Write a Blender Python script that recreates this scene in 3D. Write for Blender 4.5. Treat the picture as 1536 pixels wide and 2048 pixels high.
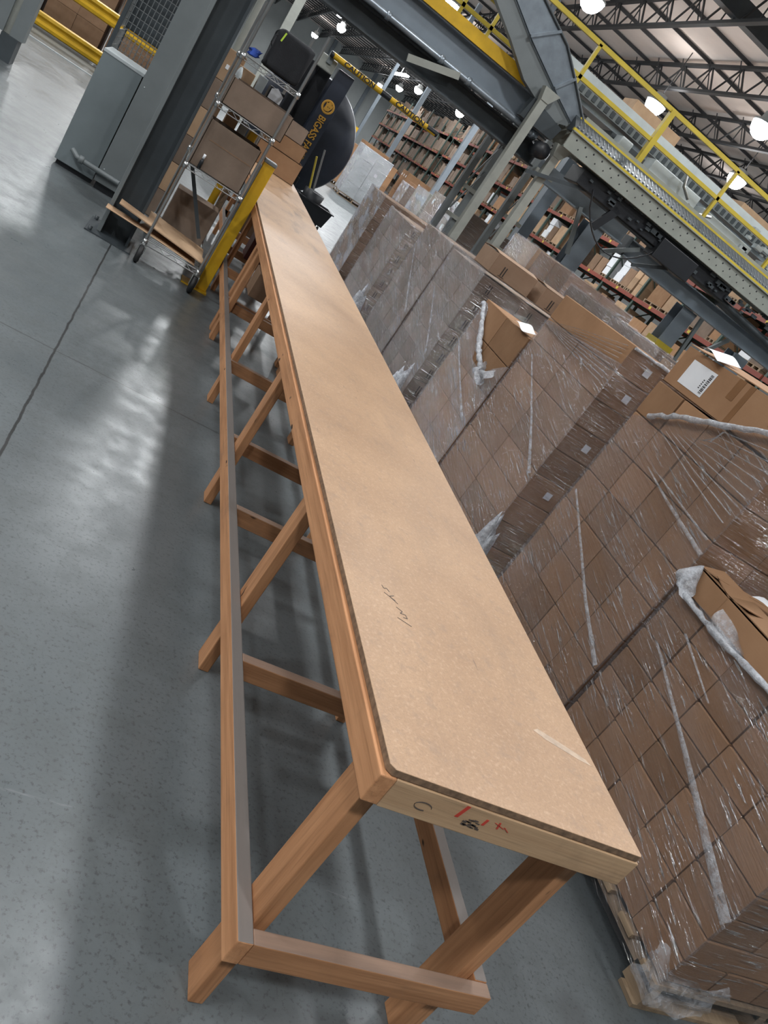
import bpy, math, random
from mathutils import Vector, Matrix
random.seed(7)
for o in list(bpy.data.objects): bpy.data.objects.remove(o)
scene = bpy.context.scene
COL = scene.collection
PI = math.pi
R = random.uniform

# ---------------------------------------------------------------- camera
ca, cb, cc, fpx = -0.445553370, 1.23526515, 0.630051366, 1626.56323
Mc = Matrix.Rotation(ca, 3, 'Z') @ Matrix.Rotation(cb, 3, 'X') @ Matrix.Rotation(cc, 3, 'Z')
cd = bpy.data.cameras.new('camera'); cam = bpy.data.objects.new('camera', cd); COL.objects.link(cam)
cd.sensor_fit = 'VERTICAL'; cd.sensor_height = 24.0; cd.lens = 24.0*fpx/2048.0
cd.clip_start = 0.05; cd.clip_end = 300
cam.matrix_world = Matrix.Translation((0, 0, 1.68)) @ Mc.to_4x4()
scene.camera = cam

# ---------------------------------------------------------------- world, exposure
scene.view_settings.view_transform = 'Standard'
scene.view_settings.look = 'None'
scene.view_settings.gamma = 1.0
scene.view_settings.use_curve_mapping = False
scene.view_settings.exposure = 0.05
w = bpy.data.worlds.new('world'); scene.world = w; w.use_nodes = True
w.node_tree.nodes['Background'].inputs[0].default_value = (0.70, 0.82, 1.0, 1)
w.node_tree.nodes['Background'].inputs[1].default_value = 0.25
LAMP_W = 300.0      # each high bay lamp
LAMP_GLOW = 45.0

# ---------------------------------------------------------------- materials
def newmat(name):
    m = bpy.data.materials.new(name); m.use_nodes = True
    nt = m.node_tree; b = nt.nodes['Principled BSDF']
    return m, nt, b
def N(nt, t, **kw):
    n = nt.nodes.new(t)
    for k, v in kw.items(): setattr(n, k, v)
    return n
def coords(nt, scale=(1, 1, 1), kind='Object', rot=(0, 0, 0)):
    tc = N(nt, 'ShaderNodeTexCoord'); mp = N(nt, 'ShaderNodeMapping')
    mp.inputs['Scale'].default_value = scale; mp.inputs['Rotation'].default_value = rot
    nt.links.new(tc.outputs[kind], mp.inputs['Vector']); return mp.outputs['Vector']
def noise(nt, vec, scale, detail=4, rough=0.6):
    n = N(nt, 'ShaderNodeTexNoise'); n.inputs['Scale'].default_value = scale
    n.inputs['Detail'].default_value = detail; n.inputs['Roughness'].default_value = rough
    nt.links.new(vec, n.inputs['Vector']); return n.outputs['Fac']
def ramp(nt, fac, stops, interp='LINEAR'):
    r = N(nt, 'ShaderNodeValToRGB'); e = r.color_ramp.elements; r.color_ramp.interpolation = interp
    while len(e) > 1: e.remove(e[0])
    e[0].position = stops[0][0]; e[0].color = (*stops[0][1], 1)
    for p, c in stops[1:]:
        x = e.new(p); x.color = (*c, 1)
    nt.links.new(fac, r.inputs['Fac']); return r.outputs['Color']
def mixc(nt, fac, a, b, mode='MIX'):
    m = N(nt, 'ShaderNodeMix', data_type='RGBA', blend_type=mode)
    for s, v in ((0, fac), (6, a), (7, b)):
        if hasattr(v, 'is_linked') or isinstance(v, bpy.types.NodeSocket): nt.links.new(v, m.inputs[s])
        elif s == 0: m.inputs[0].default_value = v
        else: m.inputs[s].default_value = (*v, 1)
    return m.outputs[2]
def bump(nt, b, h, strength=0.3, dist=0.01):
    n = N(nt, 'ShaderNodeBump'); n.inputs['Strength'].default_value = strength; n.inputs['Distance'].default_value = dist
    nt.links.new(h, n.inputs['Height']); nt.links.new(n.outputs['Normal'], b.inputs['Normal'])
def mth(nt, op, a, b=None):
    m = N(nt, 'ShaderNodeMath', operation=op)
    for i, v in enumerate((a, b)):
        if v is None: continue
        if isinstance(v, (int, float)): m.inputs[i].default_value = v
        else: nt.links.new(v, m.inputs[i])
    return m.outputs[0]
def smooth01(nt, v, a, b):
    m = N(nt, 'ShaderNodeMapRange', interpolation_type='SMOOTHSTEP')
    nt.links.new(v, m.inputs[0]); m.inputs[1].default_value = a; m.inputs[2].default_value = b
    return m.outputs[0]

def plain(name, col, rough=0.5, metal=0.0, var=0.12, nscale=6.0, bmp=0.0, spec=0.5):
    m, nt, b = newmat(name)
    v = coords(nt)
    f = noise(nt, v, nscale, 5)
    lo = tuple(c*(1-var) for c in col); hi = tuple(min(1, c*(1+var)) for c in col)
    nt.links.new(ramp(nt, f, [(0.3, lo), (0.7, hi)]), b.inputs['Base Color'])
    b.inputs['Roughness'].default_value = rough; b.inputs['Metallic'].default_value = metal
    b.inputs['Specular IOR Level'].default_value = spec
    if bmp: bump(nt, b, noise(nt, v, nscale*6, 4), bmp, 0.004)
    return m
def emis(name, col, s):
    m, nt, b = newmat(name)
    b.inputs['Base Color'].default_value = (*col, 1)
    b.inputs['Emission Color'].default_value = (*col, 1); b.inputs['Emission Strength'].default_value = s
    return m

def wood(name, c0, c1, axis, dust=0.0, knots=True):
    m, nt, b = newmat(name)
    sc = [14, 14, 14]; sc[axis] = 0.9
    v = coords(nt, tuple(sc))
    f = noise(nt, v, 2.2, 6, 0.62)
    sc2 = [60, 60, 60]; sc2[axis] = 2.0
    f2 = noise(nt, coords(nt, tuple(sc2)), 2.0, 3, 0.5)
    c = ramp(nt, f, [(0.28, c0), (0.72, c1)])
    c = mixc(nt, mth(nt, 'MULTIPLY', smooth01(nt, f2, 0.5, 0.75), 0.35), c, tuple(x*0.45 for x in c0))
    if knots:
        sc3 = [16, 16, 16]; sc3[axis] = 5
        k = noise(nt, coords(nt, tuple(sc3)), 1.6, 2, 0.5)
        c = mixc(nt, smooth01(nt, k, 0.70, 0.76), c, (0.055, 0.03, 0.018))
    # grey dust and grime lying on upward faces and smeared in patches
    g = N(nt, 'ShaderNodeNewGeometry'); sp = N(nt, 'ShaderNodeSeparateXYZ'); nt.links.new(g.outputs['True Normal'], sp.inputs[0])
    if dust:
        up = smooth01(nt, sp.outputs['Z'], 0.6, 0.9)
        c = mixc(nt, mth(nt, 'MULTIPLY', up, dust), c, (0.165, 0.155, 0.148))
    gr = noise(nt, coords(nt, (1, 1, 1)), 3.5, 5, 0.65)
    c = mixc(nt, mth(nt, 'MULTIPLY', smooth01(nt, gr, 0.52, 0.75), 0.35), c, (0.10, 0.075, 0.06))
    nt.links.new(c, b.inputs['Base Color'])
    b.inputs['Roughness'].default_value = 0.62; b.inputs['Specular IOR Level'].default_value = 0.3
    bump(nt, b, f2, 0.25, 0.003)
    return m

ORA0, ORA1 = (0.38, 0.175, 0.078), (0.62, 0.315, 0.155)
WY = wood('fir_lumber_long', ORA0, ORA1, 1)
WYD = wood('fir_lumber_long_dusty', ORA0, ORA1, 1, dust=0.95)
WX = wood('fir_lumber_cross_dusty', tuple(c*0.75 for c in ORA0), tuple(c*0.8 for c in ORA1), 0, dust=0.6)
WZ = wood('fir_lumber_upright', tuple(c*0.9 for c in ORA0), tuple(c*0.9 for c in ORA1), 2)
PINE = wood('pale_pine_board', (0.40, 0.25, 0.14), (0.55, 0.37, 0.22), 0)
PALW = wood('pallet_wood', (0.20, 0.14, 0.09), (0.36, 0.27, 0.18), 1, knots=False)

def mdf():
    m, nt, b = newmat('hardboard_top')
    v = coords(nt)
    f = noise(nt, v, 2.2, 6, 0.6); f2 = noise(nt, v, 260, 3, 0.7); f3 = noise(nt, v, 28, 4, 0.65)
    c = ramp(nt, f, [(0.3, (0.35, 0.215, 0.125)), (0.7, (0.455, 0.29, 0.172))])
    c = mixc(nt, mth(nt, 'MULTIPLY', smooth01(nt, f2, 0.42, 0.75), 0.45), c, (0.22, 0.135, 0.085))
    f4 = noise(nt, v, 95, 3, 0.7)
    c = mixc(nt, mth(nt, 'MULTIPLY', smooth01(nt, f4, 0.5, 0.72), 0.35), c, (0.60, 0.42, 0.29))
    c = mixc(nt, mth(nt, 'MULTIPLY', smooth01(nt, f3, 0.52, 0.72), 0.38), c, (0.26, 0.18, 0.13))
    # grime: larger grey scuffs, denser far down the bench
    g = noise(nt, coords(nt, (3.2, 0.9, 1), rot=(0, 0, 0.25)), 1.7, 6, 0.7)
    geo = N(nt, 'ShaderNodeNewGeometry'); sp = N(nt, 'ShaderNodeSeparateXYZ'); nt.links.new(geo.outputs['Position'], sp.inputs[0])
    far = mth(nt, 'ADD', smooth01(nt, sp.outputs['Y'], 4.5, 7.5), 0.25)
    c = mixc(nt, mth(nt, 'MULTIPLY', mth(nt, 'MULTIPLY', smooth01(nt, g, 0.5, 0.72), far), 0.55), c, (0.15, 0.115, 0.095))
    # fine dark scratches
    s = noise(nt, coords(nt, (22, 3.0, 1), rot=(0, 0, 0.5)), 2.6, 2, 0.5)
    c = mixc(nt, mth(nt, 'MULTIPLY', smooth01(nt, s, 0.74, 0.78), 0.5), c, (0.12, 0.08, 0.06))
    nt.links.new(c, b.inputs['Base Color'])
    b.inputs['Roughness'].default_value = 0.48; b.inputs['Specular IOR Level'].default_value = 0.35
    bump(nt, b, f2, 0.12, 0.002)
    return m
MDF = mdf()
MDFE = plain('hardboard_edge', (0.20, 0.125, 0.075), 0.8, nscale=60, var=0.4)

def concrete():
    m, nt, b = newmat('polished_concrete')
    v = coords(nt)
    f = noise(nt, v, 0.55, 7, 0.6); f2 = noise(nt, v, 5.0, 6, 0.7); f3 = noise(nt, v, 70, 3, 0.7)
    c = ramp(nt, f, [(0.3, (0.080, 0.092, 0.097)), (0.7, (0.142, 0.160, 0.168))])
    c = mixc(nt, mth(nt, 'MULTIPLY', smooth01(nt, f2, 0.42, 0.66), 0.5), c, (0.08, 0.09, 0.092))
    c = mixc(nt, mth(nt, 'MULTIPLY', smooth01(nt, f3, 0.52, 0.68), 0.7), c, (0.05, 0.055, 0.058))
    # pale scrapes
    sc = noise(nt, coords(nt, (2.0, 14, 1), rot=(0, 0, 0.6)), 1.1, 5, 0.7)
    c = mixc(nt, mth(nt, 'MULTIPLY', smooth01(nt, sc, 0.66, 0.74), 0.25), c, (0.36, 0.37, 0.38))
    # dark round stains
    vo = N(nt, 'ShaderNodeTexVoronoi'); vo.inputs['Scale'].default_value = 0.9; nt.links.new(v, vo.inputs['Vector'])
    st = mth(nt, 'SUBTRACT', 1.0, smooth01(nt, mth(nt, 'ADD', vo.outputs['Distance'], mth(nt, 'MULTIPLY', f2, 0.12)), 0.10, 0.15))
    c = mixc(nt, mth(nt, 'MULTIPLY', st, 0.45), c, (0.07, 0.075, 0.078))
    # sawn control joints
    geo = N(nt, 'ShaderNodeNewGeometry'); sp = N(nt, 'ShaderNodeSeparateXYZ'); nt.links.new(geo.outputs['Position'], sp.inputs[0])
    wob = mth(nt, 'MULTIPLY', mth(nt, 'SUBTRACT', noise(nt, v, 9, 4), 0.5), 0.02)
    def joint(comp, off, period, wd):
        t = mth(nt, 'ADD', mth(nt, 'ADD', sp.outputs[comp], -off+period/2+1000*period), wob)
        t = mth(nt, 'ABSOLUTE', mth(nt, 'SUBTRACT', mth(nt, 'MODULO', t, period), period/2))
        return mth(nt, 'SUBTRACT', 1.0, smooth01(nt, t, wd*0.5, wd))
    jx = joint('X', -0.02, 4.3, 0.008); jy = joint('Y', 4.26, 4.3, 0.0055)
    c = mixc(nt, mth(nt, 'MULTIPLY', jx, 0.9), c, (0.02, 0.02, 0.02)); c = mixc(nt, mth(nt, 'MULTIPLY', jy, 0.8), c, (0.03, 0.03, 0.03))
    nt.links.new(c, b.inputs['Base Color'])
    rr = N(nt, 'ShaderNodeMapRange'); nt.links.new(f2, rr.inputs[0]); rr.inputs[1].default_value = 0.3; rr.inputs[2].default_value = 0.7
    rr.inputs[3].default_value = 0.26; rr.inputs[4].default_value = 0.46
    nt.links.new(rr.outputs[0], b.inputs['Roughness']); b.inputs['Specular IOR Level'].default_value = 0.55
    bump(nt, b, f2, 0.08, 0.01)
    return m
CONC = concrete()

def card(name, c0, c1):
    m, nt, b = newmat(name)
    oi = N(nt, 'ShaderNodeObjectInfo')
    v = coords(nt)
    f = noise(nt, v, 4.5, 5, 0.6)
    c = ramp(nt, f, [(0.25, c0), (0.75, c1)])
    hs = N(nt, 'ShaderNodeHueSaturation'); nt.links.new(c, hs.inputs['Color'])
    vr = N(nt, 'ShaderNodeMapRange'); nt.links.new(oi.outputs['Random'], vr.inputs[0]); vr.inputs[3].default_value = 0.78; vr.inputs[4].default_value = 1.18
    nt.links.new(vr.outputs[0], hs.inputs['Value'])
    fl = noise(nt, coords(nt, (1, 1, 160)), 2.0, 2)
    c = mixc(nt, mth(nt, 'MULTIPLY', fl, 0.12), hs.outputs['Color'], (0.1, 0.06, 0.035))
    nt.links.new(c, b.inputs['Base Color'])
    b.inputs['Roughness'].default_value = 0.78; b.inputs['Specular IOR Level'].default_value = 0.2
    return m
CARD = card('brown_corrugated', (0.27, 0.150, 0.080), (0.35, 0.205, 0.115))
CARDD = card('dull_corrugated', (0.20, 0.125, 0.08), (0.29, 0.19, 0.125))
CARDP = card('pinkish_corrugated', (0.28, 0.185, 0.125), (0.37, 0.255, 0.18))
CARDL = card('pale_corrugated', (0.40, 0.26, 0.16), (0.52, 0.36, 0.23))
CARDG = card('greyish_corrugated', (0.20, 0.15, 0.115), (0.30, 0.225, 0.175))
TAPE = plain('packing_tape', (0.23, 0.115, 0.05), 0.35, var=0.1)
PAPER = plain('white_label_paper', (0.75, 0.77, 0.80), 0.6, var=0.04)
INK = plain('black_ink', (0.02, 0.02, 0.022), 0.6)
PENC = plain('pencil_line', (0.09, 0.07, 0.06), 0.7)
REDI = plain('red_marker', (0.50, 0.05, 0.03), 0.6)

def film(name, base=0.16, milk=0.10, rot=-0.22, seed=0.0):
    """clear stretch wrap: mostly transparent, glossy taut folds, milky pleats and painted white glints"""
    m, nt, b = newmat(name); nt.nodes.remove(b)
    out = nt.nodes['Material Output']
    v = coords(nt, (1, 1, 1), rot=(rot, 0, 0))
    mp = N(nt, 'ShaderNodeMapping'); mp.inputs['Scale'].default_value = (1.4, 1.4, 26); mp.inputs['Location'].default_value = (seed, seed, 0)
    nt.links.new(v, mp.inputs['Vector'])
    h1 = noise(nt, mp.outputs[0], 2.4, 5, 0.6)
    mp2 = N(nt, 'ShaderNodeMapping'); mp2.inputs['Scale'].default_value = (5, 5, 9); nt.links.new(v, mp2.inputs['Vector'])
    h2 = noise(nt, mp2.outputs[0], 3.0, 5, 0.65)
    mp3 = N(nt, 'ShaderNodeMapping'); mp3.inputs['Scale'].default_value = (1.0, 1.0, 3.0); nt.links.new(v, mp3.inputs['Vector'])
    h3 = noise(nt, mp3.outputs[0], 1.6, 3, 0.5)
    hh = mth(nt, 'ADD', h1, mth(nt, 'MULTIPLY', h2, 0.45))
    bp = N(nt, 'ShaderNodeBump'); bp.inputs['Strength'].default_value = 1.0; bp.inputs['Distance'].default_value = 0.03
    nt.links.new(hh, bp.inputs['Height'])
    tr = N(nt, 'ShaderNodeBsdfTransparent'); tr.inputs[0].default_value = (0.86, 0.85, 0.86, 1)
    gl = N(nt, 'ShaderNodeBsdfGlossy'); gl.inputs['Roughness'].default_value = 0.15; gl.inputs[0].default_value = (1, 1, 1, 1)
    nt.links.new(bp.outputs[0], gl.inputs['Normal'])
    df = N(nt, 'ShaderNodeBsdfDiffuse'); df.inputs[0].default_value = (0.78, 0.80, 0.87, 1)
    nt.links.new(bp.outputs[0], df.inputs['Normal'])
    tl = N(nt, 'ShaderNodeBsdfTranslucent'); tl.inputs[0].default_value = (0.62, 0.64, 0.70, 1)
    md = N(nt, 'ShaderNodeMixShader'); md.inputs[0].default_value = 0.3; nt.links.new(df.outputs[0], md.inputs[1]); nt.links.new(tl.outputs[0], md.inputs[2])
    mp4 = N(nt, 'ShaderNodeMapping'); mp4.inputs['Scale'].default_value = (4.0, 4.0, 62); nt.links.new(v, mp4.inputs['Vector'])
    h4 = noise(nt, mp4.outputs[0], 2.0, 4, 0.7)
    mp5 = N(nt, 'ShaderNodeMapping'); mp5.inputs['Scale'].default_value = (2.5, 2.5, 5); nt.links.new(v, mp5.inputs['Vector'])
    patch = smooth01(nt, noise(nt, mp5.outputs[0], 1.3, 2, 0.5), 0.42, 0.60)
    thin = mth(nt, 'MULTIPLY', smooth01(nt, h4, 0.565, 0.64), patch)  # pale dashes painted in as glints, white from any angle
    fm = mth(nt, 'ADD', mth(nt, 'ADD', mth(nt, 'MULTIPLY', smooth01(nt, h1, 0.50, 0.72), milk*0.8), mth(nt, 'MULTIPLY', smooth01(nt, h3, 0.35, 0.65), milk*1.2)), mth(nt, 'MULTIPLY', thin, 0.7))
    m1 = N(nt, 'ShaderNodeMixShader'); nt.links.new(fm, m1.inputs[0]); nt.links.new(tr.outputs[0], m1.inputs[1]); nt.links.new(md.outputs[0], m1.inputs[2])
    fr = N(nt, 'ShaderNodeFresnel'); fr.inputs[0].default_value = 1.4; nt.links.new(bp.outputs[0], fr.inputs['Normal'])
    fg = mth(nt, 'MINIMUM', mth(nt, 'ADD', mth(nt, 'ADD', 0.012, mth(nt, 'MULTIPLY', fr.outputs[0], 0.20)), mth(nt, 'MULTIPLY', mth(nt, 'MAXIMUM', mth(nt, 'MULTIPLY', smooth01(nt, h1, 0.60, 0.68), 0.8), mth(nt, 'MULTIPLY', thin, 2.2)), base*2.4)), 0.9)
    m2 = N(nt, 'ShaderNodeMixShader'); nt.links.new(fg, m2.inputs[0]); nt.links.new(m1.outputs[0], m2.inputs[1]); nt.links.new(gl.outputs[0], m2.inputs[2])
    nt.links.new(m2.outputs[0], out.inputs['Surface'])
    return m
FILM = film('stretch_wrap', 0.20, 0.055)
FILMC = film('stretch_wrap_clear', 0.16, 0.02, 0.0, 9.0)
FILM2 = film('stretch_wrap_milky', 0.20, 0.26, -0.3, 3.0)
FILM3 = film('stretch_wrap_white', 0.25, 0.42, -0.3, 5.0)

STEELG = plain('grey_painted_steel', (0.165, 0.185, 0.19), 0.45, 0.0, nscale=2)
STEELB = plain('blue_grey_painted_steel', (0.20, 0.235, 0.27), 0.45, nscale=2)
STEELD = plain('dark_grey_painted_steel', (0.045, 0.055, 0.062), 0.5, nscale=2, var=0.25)
BEIGE = plain('beige_painted_steel', (0.30, 0.31, 0.28), 0.5, nscale=4)
GALV = plain('galvanised_sheet', (0.27, 0.31, 0.35), 0.33, 0.55, nscale=5, var=0.2)
CHROME = plain('chrome_wire', (0.45, 0.46, 0.46), 0.28, 0.9)
BLACK = plain('black_plastic', (0.014, 0.016, 0.02), 0.45)
BLACKC = plain('black_fabric', (0.012, 0.013, 0.016), 0.9, bmp=0.4, nscale=30)
NAVYB = plain('navy_black_shell', (0.030, 0.037, 0.055), 0.42)
BLUEC = plain('blue_cloth', (0.02, 0.06, 0.30), 0.9, bmp=0.3, nscale=20)
YEL = plain('safety_yellow_paint', (0.62, 0.37, 0.012), 0.45, nscale=5, var=0.15)
YELR = plain('handrail_yellow_paint', (0.54, 0.41, 0.045), 0.45, nscale=4)
GOLD = plain('gold_lettering', (0.62, 0.33, 0.05), 0.5)
GREYP = plain('grey_cabinet_paint', (0.17, 0.20, 0.21), 0.42, nscale=2)
LGREY = plain('light_grey_paint', (0.42, 0.46, 0.47), 0.45, nscale=2)
WHITEP = plain('white_conveyor_paint', (0.52, 0.57, 0.58), 0.4, nscale=3)
CONVG = plain('conveyor_frame_paint', (0.27, 0.285, 0.255), 0.45, nscale=3)
RACKO = plain('orange_rack_beam', (0.21, 0.042, 0.024), 0.5, nscale=3)
RACKG = plain('green_rack_upright', (0.055, 0.085, 0.07), 0.5, nscale=3)
JOIST = plain('dark_joist_steel', (0.035, 0.038, 0.042), 0.6)
DECK = plain('roof_deck', (0.80, 0.72, 0.67), 0.85, nscale=0.3, var=0.12)
WALLM = plain('grey_wall_panel', (0.50, 0.53, 0.53), 0.75, nscale=0.4, var=0.08)
RUB = plain('black_rubber', (0.015, 0.015, 0.016), 0.6)
ORANGE = plain('orange_plastic', (0.75, 0.14, 0.04), 0.5)
DISC = emis('lamp_diffuser', (0.97, 0.985, 1.0), LAMP_GLOW)

# ---------------------------------------------------------------- mesh builder
class MB:
    def __init__(s): s.v = []; s.f = []; s.sm = []
    def add(s, vs, fs, smooth=False):
        n = len(s.v); s.v += [tuple(p) for p in vs]
        for f in fs: s.f.append(tuple(i+n for i in f)); s.sm.append(smooth)
        return s
    def box(s, a, b):
        x0, y0, z0 = [min(p, q) for p, q in zip(a, b)]; x1, y1, z1 = [max(p, q) for p, q in zip(a, b)]
        return s.add([(x0,y0,z0),(x1,y0,z0),(x1,y1,z0),(x0,y1,z0),(x0,y0,z1),(x1,y0,z1),(x1,y1,z1),(x0,y1,z1)],
                     [(0,3,2,1),(4,5,6,7),(0,1,5,4),(1,2,6,5),(2,3,7,6),(3,0,4,7)])
    def obox(s, c, size, rot=(0, 0, 0)):
        from mathutils import Euler
        m = Euler(rot).to_matrix(); c = Vector(c); h = [d/2 for d in size]
        vs = [c + m @ Vector((sx*h[0], sy*h[1], sz*h[2])) for sx, sy, sz in
              ((-1,-1,-1),(1,-1,-1),(1,1,-1),(-1,1,-1),(-1,-1,1),(1,-1,1),(1,1,1),(-1,1,1))]
        return s.add(vs, [(0,3,2,1),(4,5,6,7),(0,1,5,4),(1,2,6,5),(2,3,7,6),(3,0,4,7)])
    def bar(s, p, q, w, h, up=(0, 0, 1)):
        p, q = Vector(p), Vector(q); d = (q-p).normalized(); up = Vector(up)
        if abs(d.dot(up)) > 0.98: up = Vector((1, 0, 0))
        a = d.cross(up).normalized()*w/2; b = a.cross(d).normalized()*h/2
        vs = [p-a-b, p+a-b, p+a+b, p-a+b, q-a-b, q+a-b, q+a+b, q-a+b]
        return s.add(vs, [(0,3,2,1),(4,5,6,7),(0,1,5,4),(1,2,6,5),(2,3,7,6),(3,0,4,7)])
    def tube(s, pts, r, n=10, cap=True, rs=None):
        pts = [Vector(p) for p in pts]; L = len(pts); vs = []; prev = None
        for i, p in enumerate(pts):
            d = (pts[min(i+1, L-1)]-pts[max(i-1, 0)]).normalized()
            up = prev if prev is not None else (Vector((0, 0, 1)) if abs(d.z) < 0.9 else Vector((1, 0, 0)))
            a = d.cross(up).normalized(); b = a.cross(d).normalized(); prev = b
            rr = rs[i] if rs else r
            for k in range(n):
                t = 2*PI*k/n; vs.append(p + a*math.cos(t)*rr + b*math.sin(t)*rr)
        fs = [(i*n+k, i*n+(k+1) % n, (i+1)*n+(k+1) % n, (i+1)*n+k) for i in range(L-1) for k in range(n)]
        s.add(vs, fs, True)
        if cap: s.add([vs[k] for k in range(n)], [tuple(range(n))[::-1]]); s.add(vs[-n:], [tuple(range(n))])
        return s
    def lathe(s, c, prof, axis='Z', n=28):
        c = Vector(c); vs = []
        for r, h in prof:
            for k in range(n):
                t = 2*PI*k/n; x, y = r*math.cos(t), r*math.sin(t)
                vs.append(c + Vector({'Z': (x, y, h), 'Y': (x, h, y), 'X': (h, x, y)}[axis]))
        L = len(prof)
        fs = [(i*n+k, i*n+(k+1) % n, (i+1)*n+(k+1) % n, (i+1)*n+k) for i in range(L-1) for k in range(n)]
        return s.add(vs, fs, True)
    def prism(s, poly, axis, a, b):
        """poly in the two other axes, extruded from a to b along axis"""
        def P(u, v, t): return {'X': (t, u, v), 'Y': (u, t, v), 'Z': (u, v, t)}[axis]
        n = len(poly)
        vs = [P(u, v, a) for u, v in poly] + [P(u, v, b) for u, v in poly]
        fs = [tuple(range(n)), tuple(range(2*n-1, n-1, -1))] + [(i, (i+1) % n, n+(i+1) % n, n+i) for i in range(n)]
        return s.add(vs, fs)
    def grid(s, fn, nu, nv, smooth=True, skip=None):
        n = len(s.v)
        for i in range(nu+1):
            for j in range(nv+1): s.v.append(tuple(fn(i/nu, j/nv)))
        for i in range(nu):
            for j in range(nv):
                if skip and skip(i/nu, j/nv): continue
                a = n+i*(nv+1)+j; s.f.append((a, a+1, a+nv+2, a+nv+1)); s.sm.append(smooth)
        return s
    def mesh(s, name, origin=(0, 0, 0)):
        me = bpy.data.meshes.new(name); o = Vector(origin)
        me.from_pydata([Vector(v)-o for v in s.v], [], s.f)
        me.polygons.foreach_set('use_smooth', s.sm)
        me.update(); return me

def setp(o, label=None, cat=None, group=None, kind=None):
    if label: o['label'] = label
    if cat: o['category'] = cat
    if group: o['group'] = group
    if kind: o['kind'] = kind
    return o
def fixn(me):
    import bmesh
    bm = bmesh.new(); bm.from_mesh(me); bmesh.ops.recalc_face_normals(bm, faces=bm.faces); bm.to_mesh(me); bm.free()
def worldloc(o):
    l = Vector(o.location)
    while o.parent: o = o.parent; l += Vector(o.location)
    return l
def put(name, mb, mat, parent=None, bevel=0, loc=None, label=None, fix=True):
    """link mb (world coordinates) as one mesh object under parent"""
    pl = worldloc(parent) if parent else Vector((0, 0, 0))
    org = Vector(loc) if loc is not None else pl
    me = mb.mesh(name, org)
    if fix: fixn(me)
    o = bpy.data.objects.new(name, me); COL.objects.link(o)
    me.materials.append(mat)
    o.location = org-pl if parent else org
    if parent: o.parent = parent
    if bevel:
        m = o.modifiers.new('bevel', 'BEVEL'); m.width = bevel; m.segments = 2; m.limit_method = 'ANGLE'
    if label: o['label'] = label
    return o
def thing(name, loc, label, cat, group=None):
    o = bpy.data.objects.new(name, None); COL.objects.link(o); o.location = loc; o.empty_display_size = 0.1
    return setp(o, label, cat, group)
def solo(name, mb, mat, label, cat, group=None, bevel=0, loc=None):
    if loc is None:
        xs = [v[0] for v in mb.v]; ys = [v[1] for v in mb.v]; zs = [v[2] for v in mb.v]
        loc = ((min(xs)+max(xs))/2, (min(ys)+max(ys))/2, min(zs))
    o = put(name, mb, mat, None, bevel, loc); return setp(o, label, cat, group)
def structure(name, mb, mat):
    o = put(name, mb, mat); o['kind'] = 'structure'; return o
def box(a, b): return MB().box(a, b)
def textmesh(name, body, size, mat, parent, mtx, extrude=0.001, sx=1.0, shear=0, bold=0.012):
    cu = bpy.data.curves.new(name, 'FONT'); cu.body = body; cu.size = size; cu.extrude = extrude
    cu.align_x = 'CENTER'; cu.align_y = 'CENTER'; cu.offset = size*bold; cu.shear = shear
    t = bpy.data.objects.new(name, cu); COL.objects.link(t)
    dg = bpy.context.evaluated_depsgraph_get()
    me = bpy.data.meshes.new_from_object(t.evaluated_get(dg))
    bpy.data.objects.remove(t); bpy.data.curves.remove(cu)
    me.transform(mtx @ Matrix.Diagonal((sx, 1, 1, 1)))
    me.transform(Matrix.Translation(-worldloc(parent)))
    me.materials.clear(); me.materials.append(mat)
    o = bpy.data.objects.new(name, me); COL.objects.link(o); o.parent = parent
    return o

# ================================================================ STRUCTURE
structure('floor', box((-30, -20, -0.2), (45, 140, 0)), CONC)
structure('ceiling', box((-30, -20, 11.2), (45, 140, 11.4)), DECK)
fw = structure('wall_back', box((-30, 135, 0), (45, 135.3, 11.2)), WALLM)
structure('wall_left', box((-30, -20, 0), (-29.7, 135, 11.2)), WALLM)
structure('wall_right', box((44.7, -20, 0), (45, 135, 11.2)), WALLM)
structure('wall_front', box((-29.7, -20, 0), (44.7, -19.7, 11.2)), WALLM)
for i, x in enumerate((6.5, 13.6, 20.8)):
    structure('trim_%d' % (i+1), box((x, 134.5, 0), (x+0.5, 135, 11.2)), STEELB)

# roof framing -----------------------------------------------------------
def truss_y(x, y0, y1, z0, z1, pan=1.55):
    m = MB(); m.bar((x, y0, z0), (x, y1, z0), 0.16, 0.10); m.bar((x, y0, z1), (x, y1, z1), 0.16, 0.10)
    n = int((y1-y0)/pan); s = (y1-y0)/n
    for i in range(n):
        a = y0+i*s
        m.bar((x, a, z0), (x, a+s*0.5, z1), 0.05, 0.05); m.bar((x, a+s*0.5, z1), (x, a+s, z0), 0.05, 0.05)
        m.bar((x, a+s*0.5, z0), (x, a+s*0.5, z1), 0.035, 0.035)
        m.bar((x, a+s*0.1, z0), (x-0.4, a+s*0.35, z1), 0.035, 0.035)
    return m
for i, x in enumerate((0.5, 4.2, 7.8, 11.4, 15.0, 18.6, 22.2, 26.2, 30.5)):
    o = solo('roof_truss', truss_y(x, 14, 134.5, 10.0, 10.95, 2.0), JOIST,
             'dark open web steel truss under the pale roof deck, running the length of the hall', 'roof truss', 'open web roof trusses', loc=(x, 74, 10))
for i in range(45):
    y = 16+i*2.6
    m = MB().bar((-25, y, 11.12), (44, y, 11.12), 0.06, 0.12)
    solo('roof_purlin', m, JOIST, 'thin dark steel purlin crossing the pale roof deck', 'purlin', 'roof purlins', loc=(10, y, 11.0))
m = MB().bar((10, 24.3, 10.35), (44, 24.3, 10.35), 0.35, 0.5)
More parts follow.
